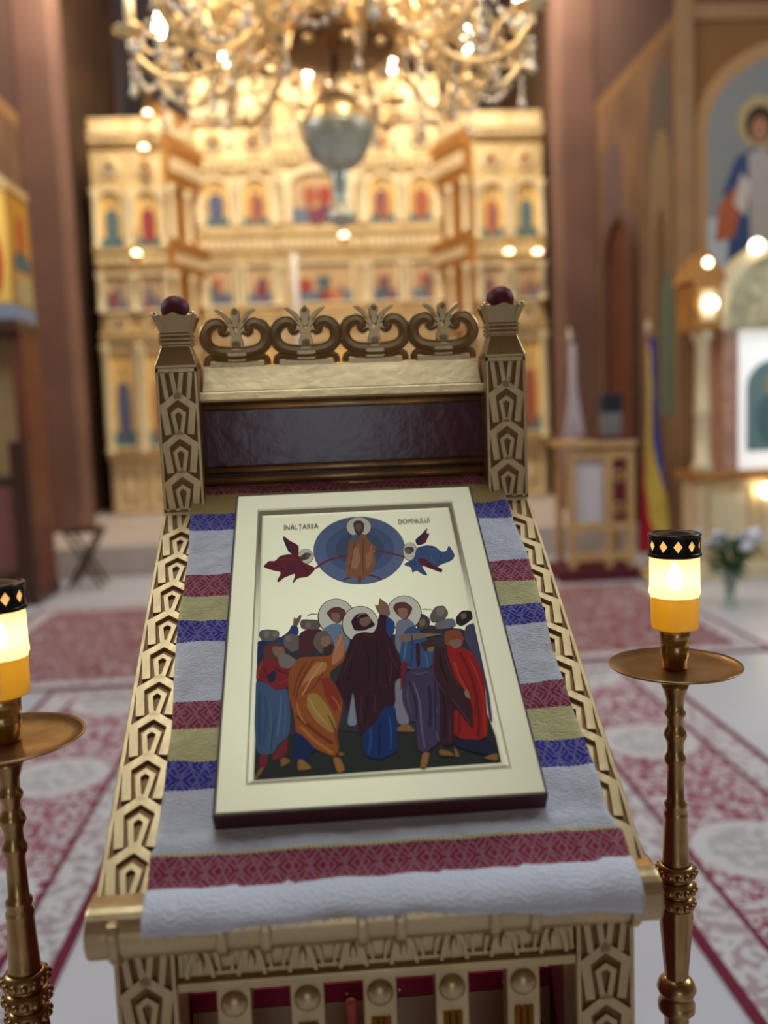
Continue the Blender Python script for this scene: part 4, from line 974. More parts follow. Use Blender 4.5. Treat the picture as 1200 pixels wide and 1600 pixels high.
  ((36,12,20),1,([(0.4891,0.7088),(0.4762,0.7576),(0.4644,0.7984)],0.008)),
  ((84,38,52),1,([(0.4612,0.5655),(0.4272,0.6224),(0.3951,0.6699)],0.004)),
  ((84,38,52),1,([(0.5714,0.571),(0.5774,0.6228),(0.6015,0.6596)],0.004)),
  ((56,20,32),0,[(0.4455,0.4957),(0.4692,0.473),(0.5047,0.4699),(0.5215,0.4954),(0.5352,0.5138),(0.4903,0.529),(0.4559,0.5273)]),
  ((140,102,86),0,[(0.4774,0.4894),(0.5123,0.4823),(0.5206,0.5033),(0.4934,0.5183),(0.4772,0.507)]),
  ((40,72,138),0,[(0.5766,0.4822),(0.6043,0.5054),(0.6004,0.5344),(0.5799,0.5582),(0.5702,0.5329)]),
  ((152,112,88),0,[(0.5377,0.4431),(0.5511,0.4507),(0.559,0.4209),(0.5759,0.4375),(0.5844,0.4412),(0.5911,0.4587),(0.5911,0.4861),(0.5524,0.4778)]),
  ((38,14,22),1,([(0.5307,0.5539),(0.5308,0.6276),(0.5147,0.6966)],0.008)),
  ((38,14,22),1,([(0.445,0.6089),(0.4333,0.651),(0.4099,0.6912)],0.006)),
  ((88,42,56),1,([(0.4892,0.5405),(0.5055,0.5489),(0.5273,0.5461)],0.004)),
  ((88,42,56),1,([(0.4645,0.7143),(0.4563,0.7598),(0.46,0.8044)],0.004)),
  ((38,14,22),1,([(0.5557,0.6289),(0.5537,0.6781),(0.5606,0.7193)],0.007)),
  ((60,98,160),1,([(0.549,0.7775),(0.5507,0.8247),(0.5413,0.8665)],0.004)),
  ((200,170,110),1,([(0.4704,0.485),(0.4824,0.4737),(0.5022,0.4738)],0.003)),
 ]),
 ('painted_apostle_violet', [
  ((62,88,128),0,[(0.6419,0.5345),(0.6804,0.5259),(0.7161,0.5707),(0.7347,0.5978),(0.711,0.6564),(0.6256,0.6556),(0.6041,0.6259)]),
  ((100,130,165),1,([(0.642,0.548),(0.631,0.5926),(0.6198,0.6249)],0.006)),
  ((60,28,36),0,[(0.6678,0.5758),(0.6849,0.5766),(0.6725,0.6491),(0.6601,0.6485)]),
  ((74,60,86),0,[(0.6259,0.6538),(0.715,0.6505),(0.7302,0.7078),(0.7011,0.8557),(0.6486,0.8798),(0.6261,0.8726),(0.6354,0.798),(0.6153,0.8007),(0.5935,0.7343)]),
  ((120,104,136),1,([(0.641,0.6895),(0.6564,0.7442),(0.6483,0.8144),(0.6504,0.8695)],0.006)),
  ((110,94,124),1,([(0.7086,0.7666),(0.6872,0.8165),(0.6995,0.8541)],0.005)),
  ((48,38,60),1,([(0.6916,0.7058),(0.6911,0.7526),(0.6755,0.8159)],0.01)),
  ((48,38,60),1,([(0.6288,0.6888),(0.6433,0.7501),(0.6359,0.7949)],0.008)),
  ((122,34,44),0,[(0.6072,0.6333),(0.6388,0.6295),(0.6199,0.6658),(0.5948,0.7251)]),
  ((142,112,92),0,[(0.612,0.5465),(0.7074,0.5466),(0.7778,0.5539),(0.7048,0.561),(0.6165,0.5747)]),
  ((70,44,40),0,[(0.6824,0.5784),(0.7213,0.5656),(0.7474,0.576),(0.7366,0.6034),(0.6972,0.604)]),
  ((150,114,92),0,[(0.7078,0.5927),(0.7339,0.5903),(0.7269,0.6048),(0.7055,0.6055)]),
  ((104,90,122),1,([(0.6949,0.6644),(0.669,0.6701),(0.6408,0.6651)],0.006)),
  ((96,82,112),1,([(0.6226,0.7022),(0.6135,0.7353),(0.6233,0.7751)],0.005)),
  ((48,38,60),1,([(0.7157,0.6864),(0.7071,0.7535),(0.6864,0.8412)],0.006)),
  ((90,118,152),1,([(0.6967,0.6069),(0.7012,0.629),(0.6974,0.6504)],0.005)),
  ((44,66,104),1,([(0.6592,0.5488),(0.6563,0.5939),(0.6394,0.6474)],0.006)),
 ]),
 ('painted_apostle_scarlet', [
  ((30,36,56),0,[(0.7471,0.8491),(0.8589,0.8551),(0.881,0.8916),(0.8366,0.896),(0.7432,0.867)]),
  ((164,30,22),0,[(0.7691,0.5865),(0.8269,0.5979),(0.8624,0.6116),(0.8859,0.6882),(0.8588,0.8581),(0.7455,0.849),(0.7649,0.7663),(0.7959,0.8066),(0.8118,0.8232),(0.8261,0.7465),(0.7854,0.69)]),
  ((120,18,16),1,([(0.8192,0.6131),(0.8471,0.6932),(0.843,0.7931),(0.8252,0.8487)],0.01)),
  ((190,60,38),1,([(0.7919,0.6408),(0.8044,0.6979),(0.8211,0.7328)],0.01)),
  ((120,18,16),1,([(0.7772,0.7832),(0.7728,0.8211),(0.7596,0.8451)],0.008)),
  ((152,74,46),0,[(0.7774,0.545),(0.8311,0.5399),(0.8442,0.5694),(0.8271,0.5968),(0.7683,0.5902)]),
  ((142,112,96),0,[(0.782,0.5758),(0.8287,0.5706),(0.8344,0.5916),(0.8,0.6029)]),
  ((150,106,62),0,[(0.8232,0.9002),(0.8767,0.8901),(0.8723,0.9117)]),
  ((196,52,40),1,([(0.8455,0.6291),(0.8676,0.6942),(0.867,0.7618)],0.006)),
  ((128,20,18),1,([(0.8337,0.643),(0.847,0.7274),(0.8272,0.7923)],0.006)),
  ((196,52,40),1,([(0.863,0.7616),(0.8548,0.8097),(0.8484,0.8499)],0.005)),
  ((128,20,18),1,([(0.8023,0.6699),(0.8192,0.7055),(0.8301,0.7467)],0.006)),
 ]),
 ('painted_apostle_brown', [
  ((64,30,36),0,[(0.7269,0.6048),(0.7687,0.5883),(0.7813,0.6898),(0.827,0.7597),(0.8139,0.8342),(0.7959,0.8066),(0.7649,0.7663),(0.7432,0.867),(0.7012,0.8648),(0.7268,0.7144),(0.7119,0.6582)]),
  ((100,60,66),1,([(0.7305,0.6086),(0.7114,0.6652),(0.7247,0.7041),(0.7444,0.7288)],0.004)),
  ((90,50,56),1,([(0.765,0.6067),(0.7707,0.6612),(0.7932,0.711)],0.004)),
  ((160,130,84),0,[(0.8073,0.7253),(0.8214,0.7227),(0.8261,0.7498),(0.8087,0.7422)]),
  ((164,114,60),0,[(0.6411,0.8785),(0.664,0.8786),(0.6465,0.9167),(0.6265,0.9156)]),
  ((150,104,56),0,[(0.696,0.872),(0.7322,0.8823),(0.7392,0.8927),(0.692,0.8881)]),
  ((150,104,56),0,[(0.7435,0.8655),(0.7573,0.8937),(0.7401,0.8957)]),
  ((40,16,22),1,([(0.7336,0.7215),(0.7357,0.7713),(0.716,0.8489)],0.008)),
  ((96,56,62),1,([(0.7617,0.7431),(0.7866,0.7772),(0.8094,0.8168)],0.004)),
  ((40,16,22),1,([(0.7459,0.6167),(0.7458,0.6599),(0.7621,0.7026)],0.007)),
  ((90,50,56),1,([(0.7443,0.7879),(0.7403,0.8256),(0.7295,0.8587)],0.004)),
 ]),
]

# ------------------------------------------------------------------ the icon
IW, IH, IT = 0.300, 0.4632, 0.0215
PAINT_GAIN = 1.15
def soften(p):
    for r in (.16, .22):
        n = len(p); o = []
        for i in range(n):
            a, b = p[i], p[(i + 1) % n]
            o += [(a[0] + (b[0] - a[0]) * r, a[1] + (b[1] - a[1]) * r), (b[0] + (a[0] - b[0]) * r, b[1] + (a[1] - b[1]) * r)]
        p = o
    return p
def build_icon():
    root = thing('painted_icon', 'gold-ground painted icon of the Ascension on burgundy-edged board, resting on striped cloth', 'icon')
    p = slope_pt(.0093, .0553, .0066)
    root.location = (p[0], p[1] + LY, p[2]); root.rotation_euler = (SL, 0, math.radians(.23))
    # gilded face: raised margin, hollowed bevel, sunk field
    def rect(a0, a1, b0, b1, z): return [((a0 - .5) * IW, (1 - b1) * IH, z), ((a1 - .5) * IW, (1 - b1) * IH, z), ((a1 - .5) * IW, (1 - b0) * IH, z), ((a0 - .5) * IW, (1 - b0) * IH, z)]
    rings = [rect(.006, .994, .004, .996, IT - .0021), rect(.008, .992, .005, .995, IT), rect(.094, .906, .066, .936, IT), rect(.100, .900, .072, .931, IT - .0008), rect(.112, .889, .084, .922, IT - .0042), rect(.118, .884, .090, .918, IT - .0046)]
    mb = MB()
    v = [q for r in rings for q in r]
    f = [(i * 4 + k, i * 4 + (k + 1) % 4, i * 4 + 4 + (k + 1) % 4, i * 4 + 4 + k) for i in range(len(rings) - 1) for k in range(4)]
    f.append(tuple((len(rings) - 1) * 4 + k for k in range(4)))
    mb.add(v, f)
    # burgundy board: its rim stands under the gilded margin, its middle is hollowed below the sunk field
    bd = MB()
    br = [rect(0, 1, 0, 1, 0), rect(0, 1, 0, 1, IT - .0009), rect(.02, .98, .013, .987, IT - .0009), rect(.05, .95, .035, .965, IT - .0075)]
    bd.add([q for r in br for q in r], [(i * 4 + k, i * 4 + (k + 1) % 4, i * 4 + 4 + (k + 1) % 4, i * 4 + 4 + k) for i in range(3) for k in range(4)] + [(12, 13, 14, 15), (3, 2, 1, 0)])
    bd.build('board', mat('icon_edge_burgundy', (70, 14, 22), rough=.5), root, bevel=.0008)
    # the margin must sit over the board: board top lies under the sunk field
    mb.build('gilded_face', ICONGOLD, root, bevel=.0009)
    z0 = IT - .0045
    lay = 0
    for name, polys in ICON_FIGS:
        m = MB(); m.keep = True
        for rgb, kind, data in polys:
            lay += 1
            z = z0 + lay * .000006
            c = tuple(min(.9, x * PAINT_GAIN) for x in L3(rgb))
            tr = lambda q: ((q[0] - .5) * IW, (1 - q[1]) * IH)
            if kind == 0:
                pl = [tr(q) for q in (soften(data) if len(data) < 24 and name != 'painted_ground' else data)]
                n = len(pl)
                if sum(pl[i][0] * pl[(i + 1) % n][1] - pl[(i + 1) % n][0] * pl[i][1] for i in range(n)) < 0: pl = pl[::-1]
                m.add([(x, y, z) for x, y in pl], [tuple(range(n))], c)
            else:
                pts, w = data
                cl = kind == 2
                pl = [Vector(tr(q)) for q in (pts if cl else chaikin(pts, 2, False))]
                n = len(pl); hw = w * IW / 2; vv = []
                for i in range(n):
                    t = (pl[(i + 1) % n if cl else min(i + 1, n - 1)] - pl[i - 1 if cl else max(i - 1, 0)]).normalized()
                    nn = Vector((-t.y, t.x))
                    k = 1 if cl else (.35 + .65 * math.sin(PI * (i + .5) / n)) if w < .009 else 1
                    a, b = pl[i] + nn * hw * k, pl[i] - nn * hw * k
                    vv += [(b.x, b.y, z), (a.x, a.y, z)]
                m.add(vv, [(2 * i, 2 * ((i + 1) % n), 2 * ((i + 1) % n) + 1, 2 * i + 1) for i in range(n if cl else n - 1)], c)
        m.build(name, PAINT, root)
    # the title in narrow dark red capitals
    for txt, (a0, b0), (a1, b1) in (('ÎNĂLȚAREA', (.1996, .1482), (.3422, .1345)), ('DOMNULUI', (.6695, .1445), (.7989, .1345))):
        cu_ = bpy.data.curves.new('title_lettering', 'FONT'); cu_.body = txt; cu_.size = 1
        tmp = bpy.data.objects.new('title_tmp', cu_); COL.objects.link(tmp)
        dg_ = bpy.context.evaluated_depsgraph_get()
        me = bpy.data.meshes.new_from_object(tmp.evaluated_get(dg_)); bpy.data.objects.remove(tmp)
        xs_ = [q.co.x for q in me.vertices]; wd = max(xs_) - min(xs_); x0 = min(xs_)
        X0, Y0, X1, Y1 = (a0 - .5) * IW, (1 - b0) * IH, (a1 - .5) * IW, (1 - b1) * IH
        hgt = .0085
        for q in me.vertices:
            t = (q.co.x - x0) / wd
            q.co = (X0 + (X1 - X0) * t, Y0 + .12 * (Y1 - Y0) * t + q.co.y / .7 * hgt, z0 + (lay + 2) * .000006)
        me.name = 'title_lettering'
        link('title_lettering', me, mat('title_red', (104, 52, 46), rough=.6), root)
    return root
build_icon()

# ------------------------------------------------------------------ candle stands and glass candles
def stand_profile():
    k = .00073
    pr = [(.036, 0.0)]
    return pr
def candle_stand(label, loc):
    t = thing('candle_stand', label, 'candle stand', loc, 0, 'brass candle stands flanking the lectern')
    Z = 1.087                                    # dish level
    def px(y): return Z - (y - 1042) * .00073    # turned profile read down the stem
    prof = [(.0165, px(1070)), (.0145, px(1078)), (.0105, px(1095)), (.0098, px(1112)), (.0125, px(1117)), (.0125, px(1122)), (.0098, px(1128)), (.0096, px(1142)), (.0125, px(1150)), (.0138, px(1157)), (.0110, px(1166)), (.0098, px(1172)), (.0098, px(1186)), (.0128, px(1194)), (.0128, px(1202)), (.0100, px(1208)), (.0104, px(1268)), (.0135, px(1273)), (.0135, px(1279)), (.0120, px(1283)), (.0145, px(1290)), (.0145, px(1295)), (.0138, px(1298)), (.0150, px(1340)), (.0160, px(1372)), (.0175, px(1378))]
    MB().lathe(prof[::-1], 20).build('upper_stem', BRASS, t)
    kn = MB(); y = 1378
    for a, c, r in ((1378, 1402, .0228), (1407, 1430, .0228), (1434, 1456, .0215)):
        z1, z0_ = px(a), px(c); mid = (z0_ + z1) / 2; hh = (z1 - z0_) / 2
        kn.lathe([(r * .72, mid - hh)] + [(r * (.72 + .28 * math.cos(q)), mid + hh * math.sin(q)) for q in [(-.42 + .14 * i) * PI for i in range(7)]] + [(r * .72, mid + hh)], 20)
        for b in range(14):
            q = 2 * PI * b / 14; kn.ball((r * .97 * math.cos(q), r * .97 * math.sin(q), mid), r * .2, 6)
        kn.lathe([(r * .7, z0_ - .005), (r * .7, z0_ + .001)], 16)
    kn.build('beaded_knop', BRASS, t)
    low = []
    for i in range(2):
        pass
    st = MB()
    # fluted taper below the knops, then turned rings down to the foot
    n, zs = 32, [px(1456) + .001, px(1470), px(1570), px(1580)]
    rs = [.0195, .0205, .0145, .0142]
    v, f = [], []
    for r, z in zip(rs, zs):
        for q in range(n):
            a = 2 * PI * q / n; rr = r * (1 - (.09 if q % 4 in (0,) else 0)); v.append((rr * math.cos(a), rr * math.sin(a), z))
    for i in range(len(zs) - 1):
        for q in range(n): f.append((i * n + q, i * n + (q + 1) % n, (i + 1) * n + (q + 1) % n, (i + 1) * n + q))
    st.add(v, f, smooth=True)
    zz = zs[-1]
    st.lathe([(.0142, zz + .001), (.021, zz - .006), (.024, zz - .014), (.021, zz - .022), (.016, zz - .026), (.0225, zz - .034), (.0225, zz - .042), (.015, zz - .05), (.0135, zz - .20), (.020, zz - .21), (.020, zz - .225), (.0145, zz - .235), (.016, .20), (.026, .185), (.026, .165), (.020, .15), (.030, .10), (.050, .06)][::-1], 24)
    st.build('lower_stem', BRASS, t)
    MB().lathe([(.125, 0), (.125, .012), (.115, .02), (.075, .034), (.055, .05), (.04, .07)], 32).build('foot', BRASS, t)
    dish = MB()
    dish.lathe([(.012, -.003), (.030, -.0035), (.060, -.0022), (.0745, .0008), (.0775, .0030), (.0772, .0042), (.074, .0026), (.060, .0002), (.030, -.0008), (.012, .0)], 48, (0, 0, Z))
    dish.build('drip_pan', BRASS, t)
    MB().lathe([(.0110, .0), (.0150, .001), (.0152, .012), (.0165, .014), (.0165, .026), (.0150, .029), (.0178, .031), (.0178, .047), (.0160, .0485), (.012, .0485)], 24, (0, 0, Z - .0005)).build('socket', BRASS, t)
    return t
WAX = mat('yellow_wax', (236, 168, 20), rough=.45, spec=.3)
def soft(name, rgb, trans, transl):
    """thin frosted sheet: part clear, part scattering light through."""
    m = bpy.data.materials.new(name); m.use_nodes = True
    nt = m.node_tree; N = nt.nodes; K = nt.links.new
    N.remove(N['Principled BSDF'])
    tp = N.new('ShaderNodeBsdfTransparent'); tp.inputs[0].default_value = (*L3(rgb), 1)
    tl = N.new('ShaderNodeBsdfTranslucent'); tl.inputs[0].default_value = (*L3(rgb), 1)
    df = N.new('ShaderNodeBsdfDiffuse'); df.inputs[0].default_value = (*L3(rgb), 1)
    gl = N.new('ShaderNodeBsdfGlossy'); gl.inputs['Roughness'].default_value = .15
    m1 = N.new('ShaderNodeMixShader'); m1.inputs[0].default_value = transl; K(df.outputs[0], m1.inputs[1]); K(tl.outputs[0], m1.inputs[2])
    m2 = N.new('ShaderNodeMixShader'); m2.inputs[0].default_value = trans; K(m1.outputs[0], m2.inputs[1]); K(tp.outputs[0], m2.inputs[2])
    m3 = N.new('ShaderNodeMixShader'); m3.inputs[0].default_value = .05; K(m2.outputs[0], m3.inputs[1]); K(gl.outputs[0], m3.inputs[2])
    K(m3.outputs[0], N['Material Output'].inputs[0])
    return m
FROST = soft('frosted_plastic', (255, 228, 194), .25, .85)
WAXM = soft('glowing_wax', (255, 246, 130), .0, .62)
FLAME = mat('flame', (255, 220, 150), emit=((1.0, .74, .36), 38.0))
def candle(label, loc, rot):
    t = thing('glass_candle', label, 'candle', loc, rot, 'lit votive candles on the brass stands')
    MB().lathe([(.0262, .000), (.0272, .003), (.0280, .040), (.0296, .043), (.0296, .047), (.0288, .050), (.0286, .088), (.0282, .1085)], 40, caps=False).build('plastic_cup', FROST, t)
    MB().lathe([(.002, .0005), (.0255, .0008), (.0266, .004), (.0274, .036), (.0268, .0395), (.024, .0385), (.002, .0375)], 36).build('wax', WAXM, t)
    MB().tube([(0, 0, .037), (0, 0, .047)], .0010, 6).build('wick', BLACKTIN, t)
    MB().lathe([(.0006, .045), (.0070, .0500), (.0095, .057), (.0085, .064), (.0045, .072), (.0006, .079)], 14).build('flame', FLAME, t)
    # tin lid: rolled rim, band pierced with lozenges, domed cap
    lid = MB(); lid.keep = True
    N_, r, zb, zt = 11, .0298, .0905, .1105
    for k in range(N_):
        def pt(s_, h_): a = 2 * PI * (k + s_) / N_; return (r * math.cos(a), r * math.sin(a), zb + (zt - zb) * h_)
        q = [(0, 0), (.5, 0), (1, 0), (1, .5), (1, 1), (.5, 1), (0, 1), (0, .5)]
        d = [(.5, .16), (.80, .5), (.5, .84), (.20, .5)]
        # subdivide the band so that it stays round
        V = [pt(*p) for p in q] + [pt(*p) for p in d]
        lid.add(V, [(0, 1, 8, 11, 7), (1, 2, 3, 9, 8), (3, 4, 5, 10, 9), (5, 6, 7, 11, 10)])
    lo = lid.build('lid_band', BLACKTIN, t)
    so = lo.modifiers.new('thickness', 'SOLIDIFY'); so.thickness = .0008
    MB().lathe([(.0288, .086), (.0304, .0865), (.0312, .0885), (.0304, .0908), (.0292, .0912)], 40, caps=False).build('lid_rim', BLACKTIN, t)
    MB().lathe([(.0298, .1100), (.0308, .1115), (.0300, .1135), (.0270, .1140), (.0255, .1125), (.018, .1150), (.009, .1168), (.001, .1172)], 40, caps=False).build('lid_cap', mat('worn_tin', (64, 60, 60), rough=.28, metal=.8), t)
    pl = lamp('candle_flame_light', 'POINT', (0, 0, .060), .19, (1.0, .80, .52), .010)
    pl.parent = t
    return t
CR, CL = (.378, 1.05), (-.362, .925)
candle_stand('turned brass candle stand with drip pan, right of the lectern', (*CR, 0))
candle_stand('turned brass candle stand with drip pan, left of the lectern, cut by the photo edge', (*CL, 0))
candle('lit yellow candle in black-lidded cup on the right brass stand', (CR[0], CR[1], 1.1352), .2)
candle('lit yellow candle in black-lidded cup on the left brass stand', (CL[0], CL[1], 1.1352), .55)

# ------------------------------------------------------------------ iconostasis
iso = thing('iconostasis', 'tall gilded icon screen with tiers of painted saints across the altar', 'icon screen', (.05, 11.6, .281))
ISO = (.05, 11.6, .281)
def loc_of(x, y, z): return (x - ISO[0], y - ISO[1], z - ISO[2])
ROBES = [(164, 74, 66), (88, 110, 118), (142, 66, 74), (96, 100, 128), (186, 122, 88), (104, 122, 120), (124, 72, 88), (172, 98, 76)]
def saint(w, h, i, ground=True):
    r1, r2 = ROBES[i % 8], ROBES[(i * 3 + 2) % 8]
    P = [((226, 186, 112), [(-w / 2, 0), (w / 2, 0), (w / 2, h), (-w / 2, h)])]
    if ground: P.append(((84, 120, 122), [(-w / 2, 0), (w / 2, 0), (w / 2, h * .17), (-w / 2, h * .17)]))
    P += [((240, 206, 136), ellipse(0, h * .80, w * .20, w * .20, 16)),
          (r1, chaikin([(-w * .23, h * .06), (w * .23, h * .06), (w * .30, h * .45), (w * .22, h * .68), (-w * .22, h * .68), (-w * .30, h * .45)], 1)),
          (r2, chaikin([(-w * .05, h * .08), (w * .16, h * .10), (w * .24, h * .62), (w * .05, h * .66)], 1)),
          ((120, 76, 54), ellipse(0, h * .79, w * .115, w * .13, 12)), ((190, 142, 104), ellipse(0, h * .775, w * .075, w * .095, 12))]
    return P
def feast(w, h, i):
    P = [((196, 166, 128), [(-w / 2, 0), (w / 2, 0), (w / 2, h), (-w / 2, h)]), ((112, 120, 136), [(-w / 2, 0), (w / 2, 0), (w / 2, h * .3), (-w / 2, h * .3)])]
    rnd = random.Random(i)
    for k in range(5):
        x, z = rnd.uniform(-.32, .32) * w, rnd.uniform(.12, .55) * h
        P.append((ROBES[rnd.randrange(8)], ellipse(x, z, w * .12, h * .20, 10)))
        P.append(((206, 166, 110), ellipse(x, z + h * .22, w * .07, w * .07, 10)))
    return P
COLM = {}
def column(parent_loc, rz, h, r=.032):
    key = (round(h, 3), r)
    if key not in COLM:
        mb = MB()
        mb.lathe([(r * 1.5, 0), (r * 1.5, .03), (r * 1.1, .05), (r, .07), (r * 1.12, h * .3), (r, h * .33), (r * .92, h - .10), (r * 1.1, h - .09), (r * 1.0, h - .075), (r * 1.6, h - .02), (r * 1.6, h)], 12)
        COLM[key] = mb.mesh('column')
    return link('column', COLM[key], ISOPALE, iso, parent_loc, (0, 0, rz))
def section(cx, cy, ang, width, nb, zb, rows, seed, body=ISOGOLD, icons=True, centre=False):
    """one flat face of the screen: width along its own x, rows of (kind, z0, z1)."""
    ca, sa = math.cos(ang), math.sin(ang)
    def at(x, d, z): return loc_of(cx + ca * x + sa * d, cy + sa * x - ca * d, z)   # d = out towards the nave
    top = rows[-1][2]
    MB().box((0, .06, (top - zb) / 2), (width, .12, top - zb)).build('screen_board', body, iso, at(0, 0, zb), (0, 0, ang))
    bw = width / nb
    k = seed
    for kind, z0, z1 in rows:
        if kind == 'cornice':
            mb = MB(); h = z1 - z0
            mould(mb, [(0, 0), (-.05, 0), (-.07, h * .25), (-.09, h * .3), (-.10, h * .6), (-.14, h * .8), (-.14, h), (0, h)], -width / 2, width / 2)
            o = mb.build('cornice', body, iso, at(0, 0, z0), (0, 0, ang))
            dn = MB()
            nd = int(width / .09)
            for q in range(nd): dn.box(((q + .5) * width / nd - width / 2, -.105, h * .45), (.045, .03, h * .3))
            dn.build('dentil_row', ISOPALE, o)['kind'] = 'stuff'
            continue
        if kind == 'crest':
            for b in range(nb):
                x = (b + .5) * bw - width / 2
                mb = MB()
                mb.prism(chaikin([(-bw * .48, 0), (bw * .48, 0), (bw * .42, (z1 - z0) * .45), (bw * .15, (z1 - z0) * .55), (0, z1 - z0), (-bw * .15, (z1 - z0) * .55), (-bw * .42, (z1 - z0) * .45)], 1), 0, .05, lambda a, c, d: (a, -d, c), .01)
                mb.stroke(arc(0, (z1 - z0) * .3, bw * .2, 20, 340, 12), .03, .05, .07, fn=lambda a, c, d: (a, -d, c))
                mb.build('crest_panel', ISOPALE, iso, at(x, .0, z0), (0, 0, ang))
            continue
        for b in range(nb):
            x = (b + .5) * bw - width / 2; h = z1 - z0; k += 1
            big = centre and nb == 5 and b == 2
            iw = bw * .68
            if kind == 'arch' and icons:
                ic = fresco('icon_painting', (feast if nb == 1 else saint)(iw, h * .96, k), iso, at(x, .012, z0 + .01), (0, 0, ang), .002, PAINT)
                mb = MB(); fa_ = lambda a, c, d: (a, -d, c)
                a_ = [(-iw * .54, 0), (-iw * .54, h * .72)] + [(iw * .54 * -math.cos(q * PI / 8), h * .72 + h * .26 * math.sin(q * PI / 8)) for q in range(1, 8)] + [(iw * .54, h * .72), (iw * .54, 0)]
                mb.stroke(a_, bw * .10, 0, .07, fn=fa_)
                for s in (-1, 1):
                    mb.prism([(s * iw * .50, h * .98), (s * bw * .48, h * .98), (s * bw * .48, h * .70), (s * iw * .56, h * .74), (s * iw * .50, h * .86)], 0, .035, fa_)
                mb.build('arch_frame', ISOPALE, ic, (0, -.0, 0))
            elif kind in ('feast', 'large', 'base') and icons:
                if kind == 'base':
                    mb = MB().stroke([(-iw * .5, .06), (iw * .5, .06), (iw * .5, h - .06), (-iw * .5, h - .06)], .05, 0, .03, True, lambda a, c, d: (a, -d, c))
                    mb.prism([(0, h * .2), (iw * .25, h * .5), (0, h * .8), (-iw * .25, h * .5)], 0, .03, lambda a, c, d: (a, -d, c), .02)
                    mb.build('plinth_panel', ISOPALE, iso, at(x, 0, z0), (0, 0, ang))
                else:
                    ic = fresco('icon_painting', (feast if kind == 'feast' else saint)(iw, h * .9, k), iso, at(x, .012, z0 + h * .05), (0, 0, ang), .002, PAINT)
                    MB().stroke([(-iw * .53, -.01), (iw * .53, -.01), (iw * .53, h * .91), (-iw * .53, h * .91)], .045, 0, .06, True, lambda a, c, d: (a, -d, c)).build('icon_frame', ISOPALE, ic)
            elif kind == 'medal' and icons:
                md = MB().lathe([(bw * .30, 0), (bw * .30, .03), (bw * .24, .045), (bw * .22, .03), (bw * .22, .02)], 20, axis='y').build('medallion', ISOPALE, iso, at(x, 0, (z0 + z1) / 2), (0, 0, ang))
                r_ = bw * .21
                fresco('medallion_bust', [((204, 170, 110), ellipse(0, 0, r_, r_)), (ROBES[k % 8], [(-r_ * .8, -r_ * .6), (r_ * .8, -r_ * .6), (r_ * .4, 0), (-r_ * .4, 0)]), ((120, 80, 60), ellipse(0, r_ * .25, r_ * .32, r_ * .4, 12))], md, (0, -.046, 0), (0, 0, 0), .002, PAINT)
        if kind in ('arch', 'feast', 'large'):
            for b in range(nb + 1):
                x = b * bw - width / 2
                x = max(-width / 2 + .03, min(width / 2 - .03, x))
                column(at(x, .075, z0), ang, z1 - z0, .034 if kind != 'large' else .042)
W_ROWS = [('base', .281, .95), ('cornice', .95, 1.04), ('large', 1.05, 2.36), ('cornice', 2.36, 2.50), ('medal', 2.50, 2.74), ('feast', 2.75, 3.22), ('cornice', 3.25, 3.50), ('arch', 3.52, 4.20), ('medal', 4.22, 4.70), ('cornice', 4.70, 4.84), ('crest', 4.84, 5.04)]
C_ROWS = [('base', .281, .98), ('cornice', .98, 1.08), ('large', 1.10, 2.50), ('cornice', 2.50, 2.76), ('feast', 2.86, 3.44), ('cornice', 3.48, 3.86), ('arch', 3.90, 4.52), ('cornice', 4.55, 4.72), ('medal', 4.74, 5.14), ('cornice', 5.14, 5.30), ('crest', 5.30, 5.75)]
section(-2.24, 11.6, 0, .86, 2, .281, W_ROWS, 0)
section(2.38, 11.6, 0, .86, 2, .281, W_ROWS, 11)
for s in (-1, 1):
    x0, x1 = .05 + s * 1.87, .05 + s * 1.56
    a = math.atan2(.8, (x1 - x0)) if s < 0 else math.atan2(-.8, (x0 - x1))
    section((x0 + x1) / 2, 12.0, a, .86, 2, .281, [('cornice', 1.0, 1.08), ('large', 1.1, 2.36), ('cornice', 2.40, 2.56), ('feast', 2.58, 3.22), ('cornice', 3.22, 3.60), ('feast', 3.62, 4.25), ('cornice', 4.25, 4.8), ('crest', 4.85, 5.2)], 5, body=ISOAMB, icons=False)
section(-1.03, 12.4, 0, 1.02, 2, .281, C_ROWS, 20)
section(1.13, 12.4, 0, 1.02, 2, .281, C_ROWS, 31)
section(.05, 12.38, 0, 1.12, 1, .281, [('large', .60, 2.50), ('cornice', 2.52, 2.78), ('feast', 2.86, 3.44), ('cornice', 3.50, 3.84), ('arch', 3.9, 4.6), ('cornice', 4.62, 4.8), ('medal', 4.8, 5.3), ('crest', 5.4, 6.0)], 44)

# tall tapered white shaft standing before the royal doors
t = thing('tall_white_shaft', 'tall white shaft on a brass foot before the screen centre', 'candle', (-.28, 10.9, .281))
MB().lathe([(.16, 0), (.16, .03), (.05, .08), (.035, .9), (.07, .95), (.07, 1.0), (.03, 1.02)], 16).build('shaft_base', BRASS2, t)
MB().lathe([(.045, 1.0), (.042, 2.95), (.03, 2.98), (.01, 3.0)], 12).build('white_shaft', mat('smooth_white', (246, 238, 226), rough=.4), t)

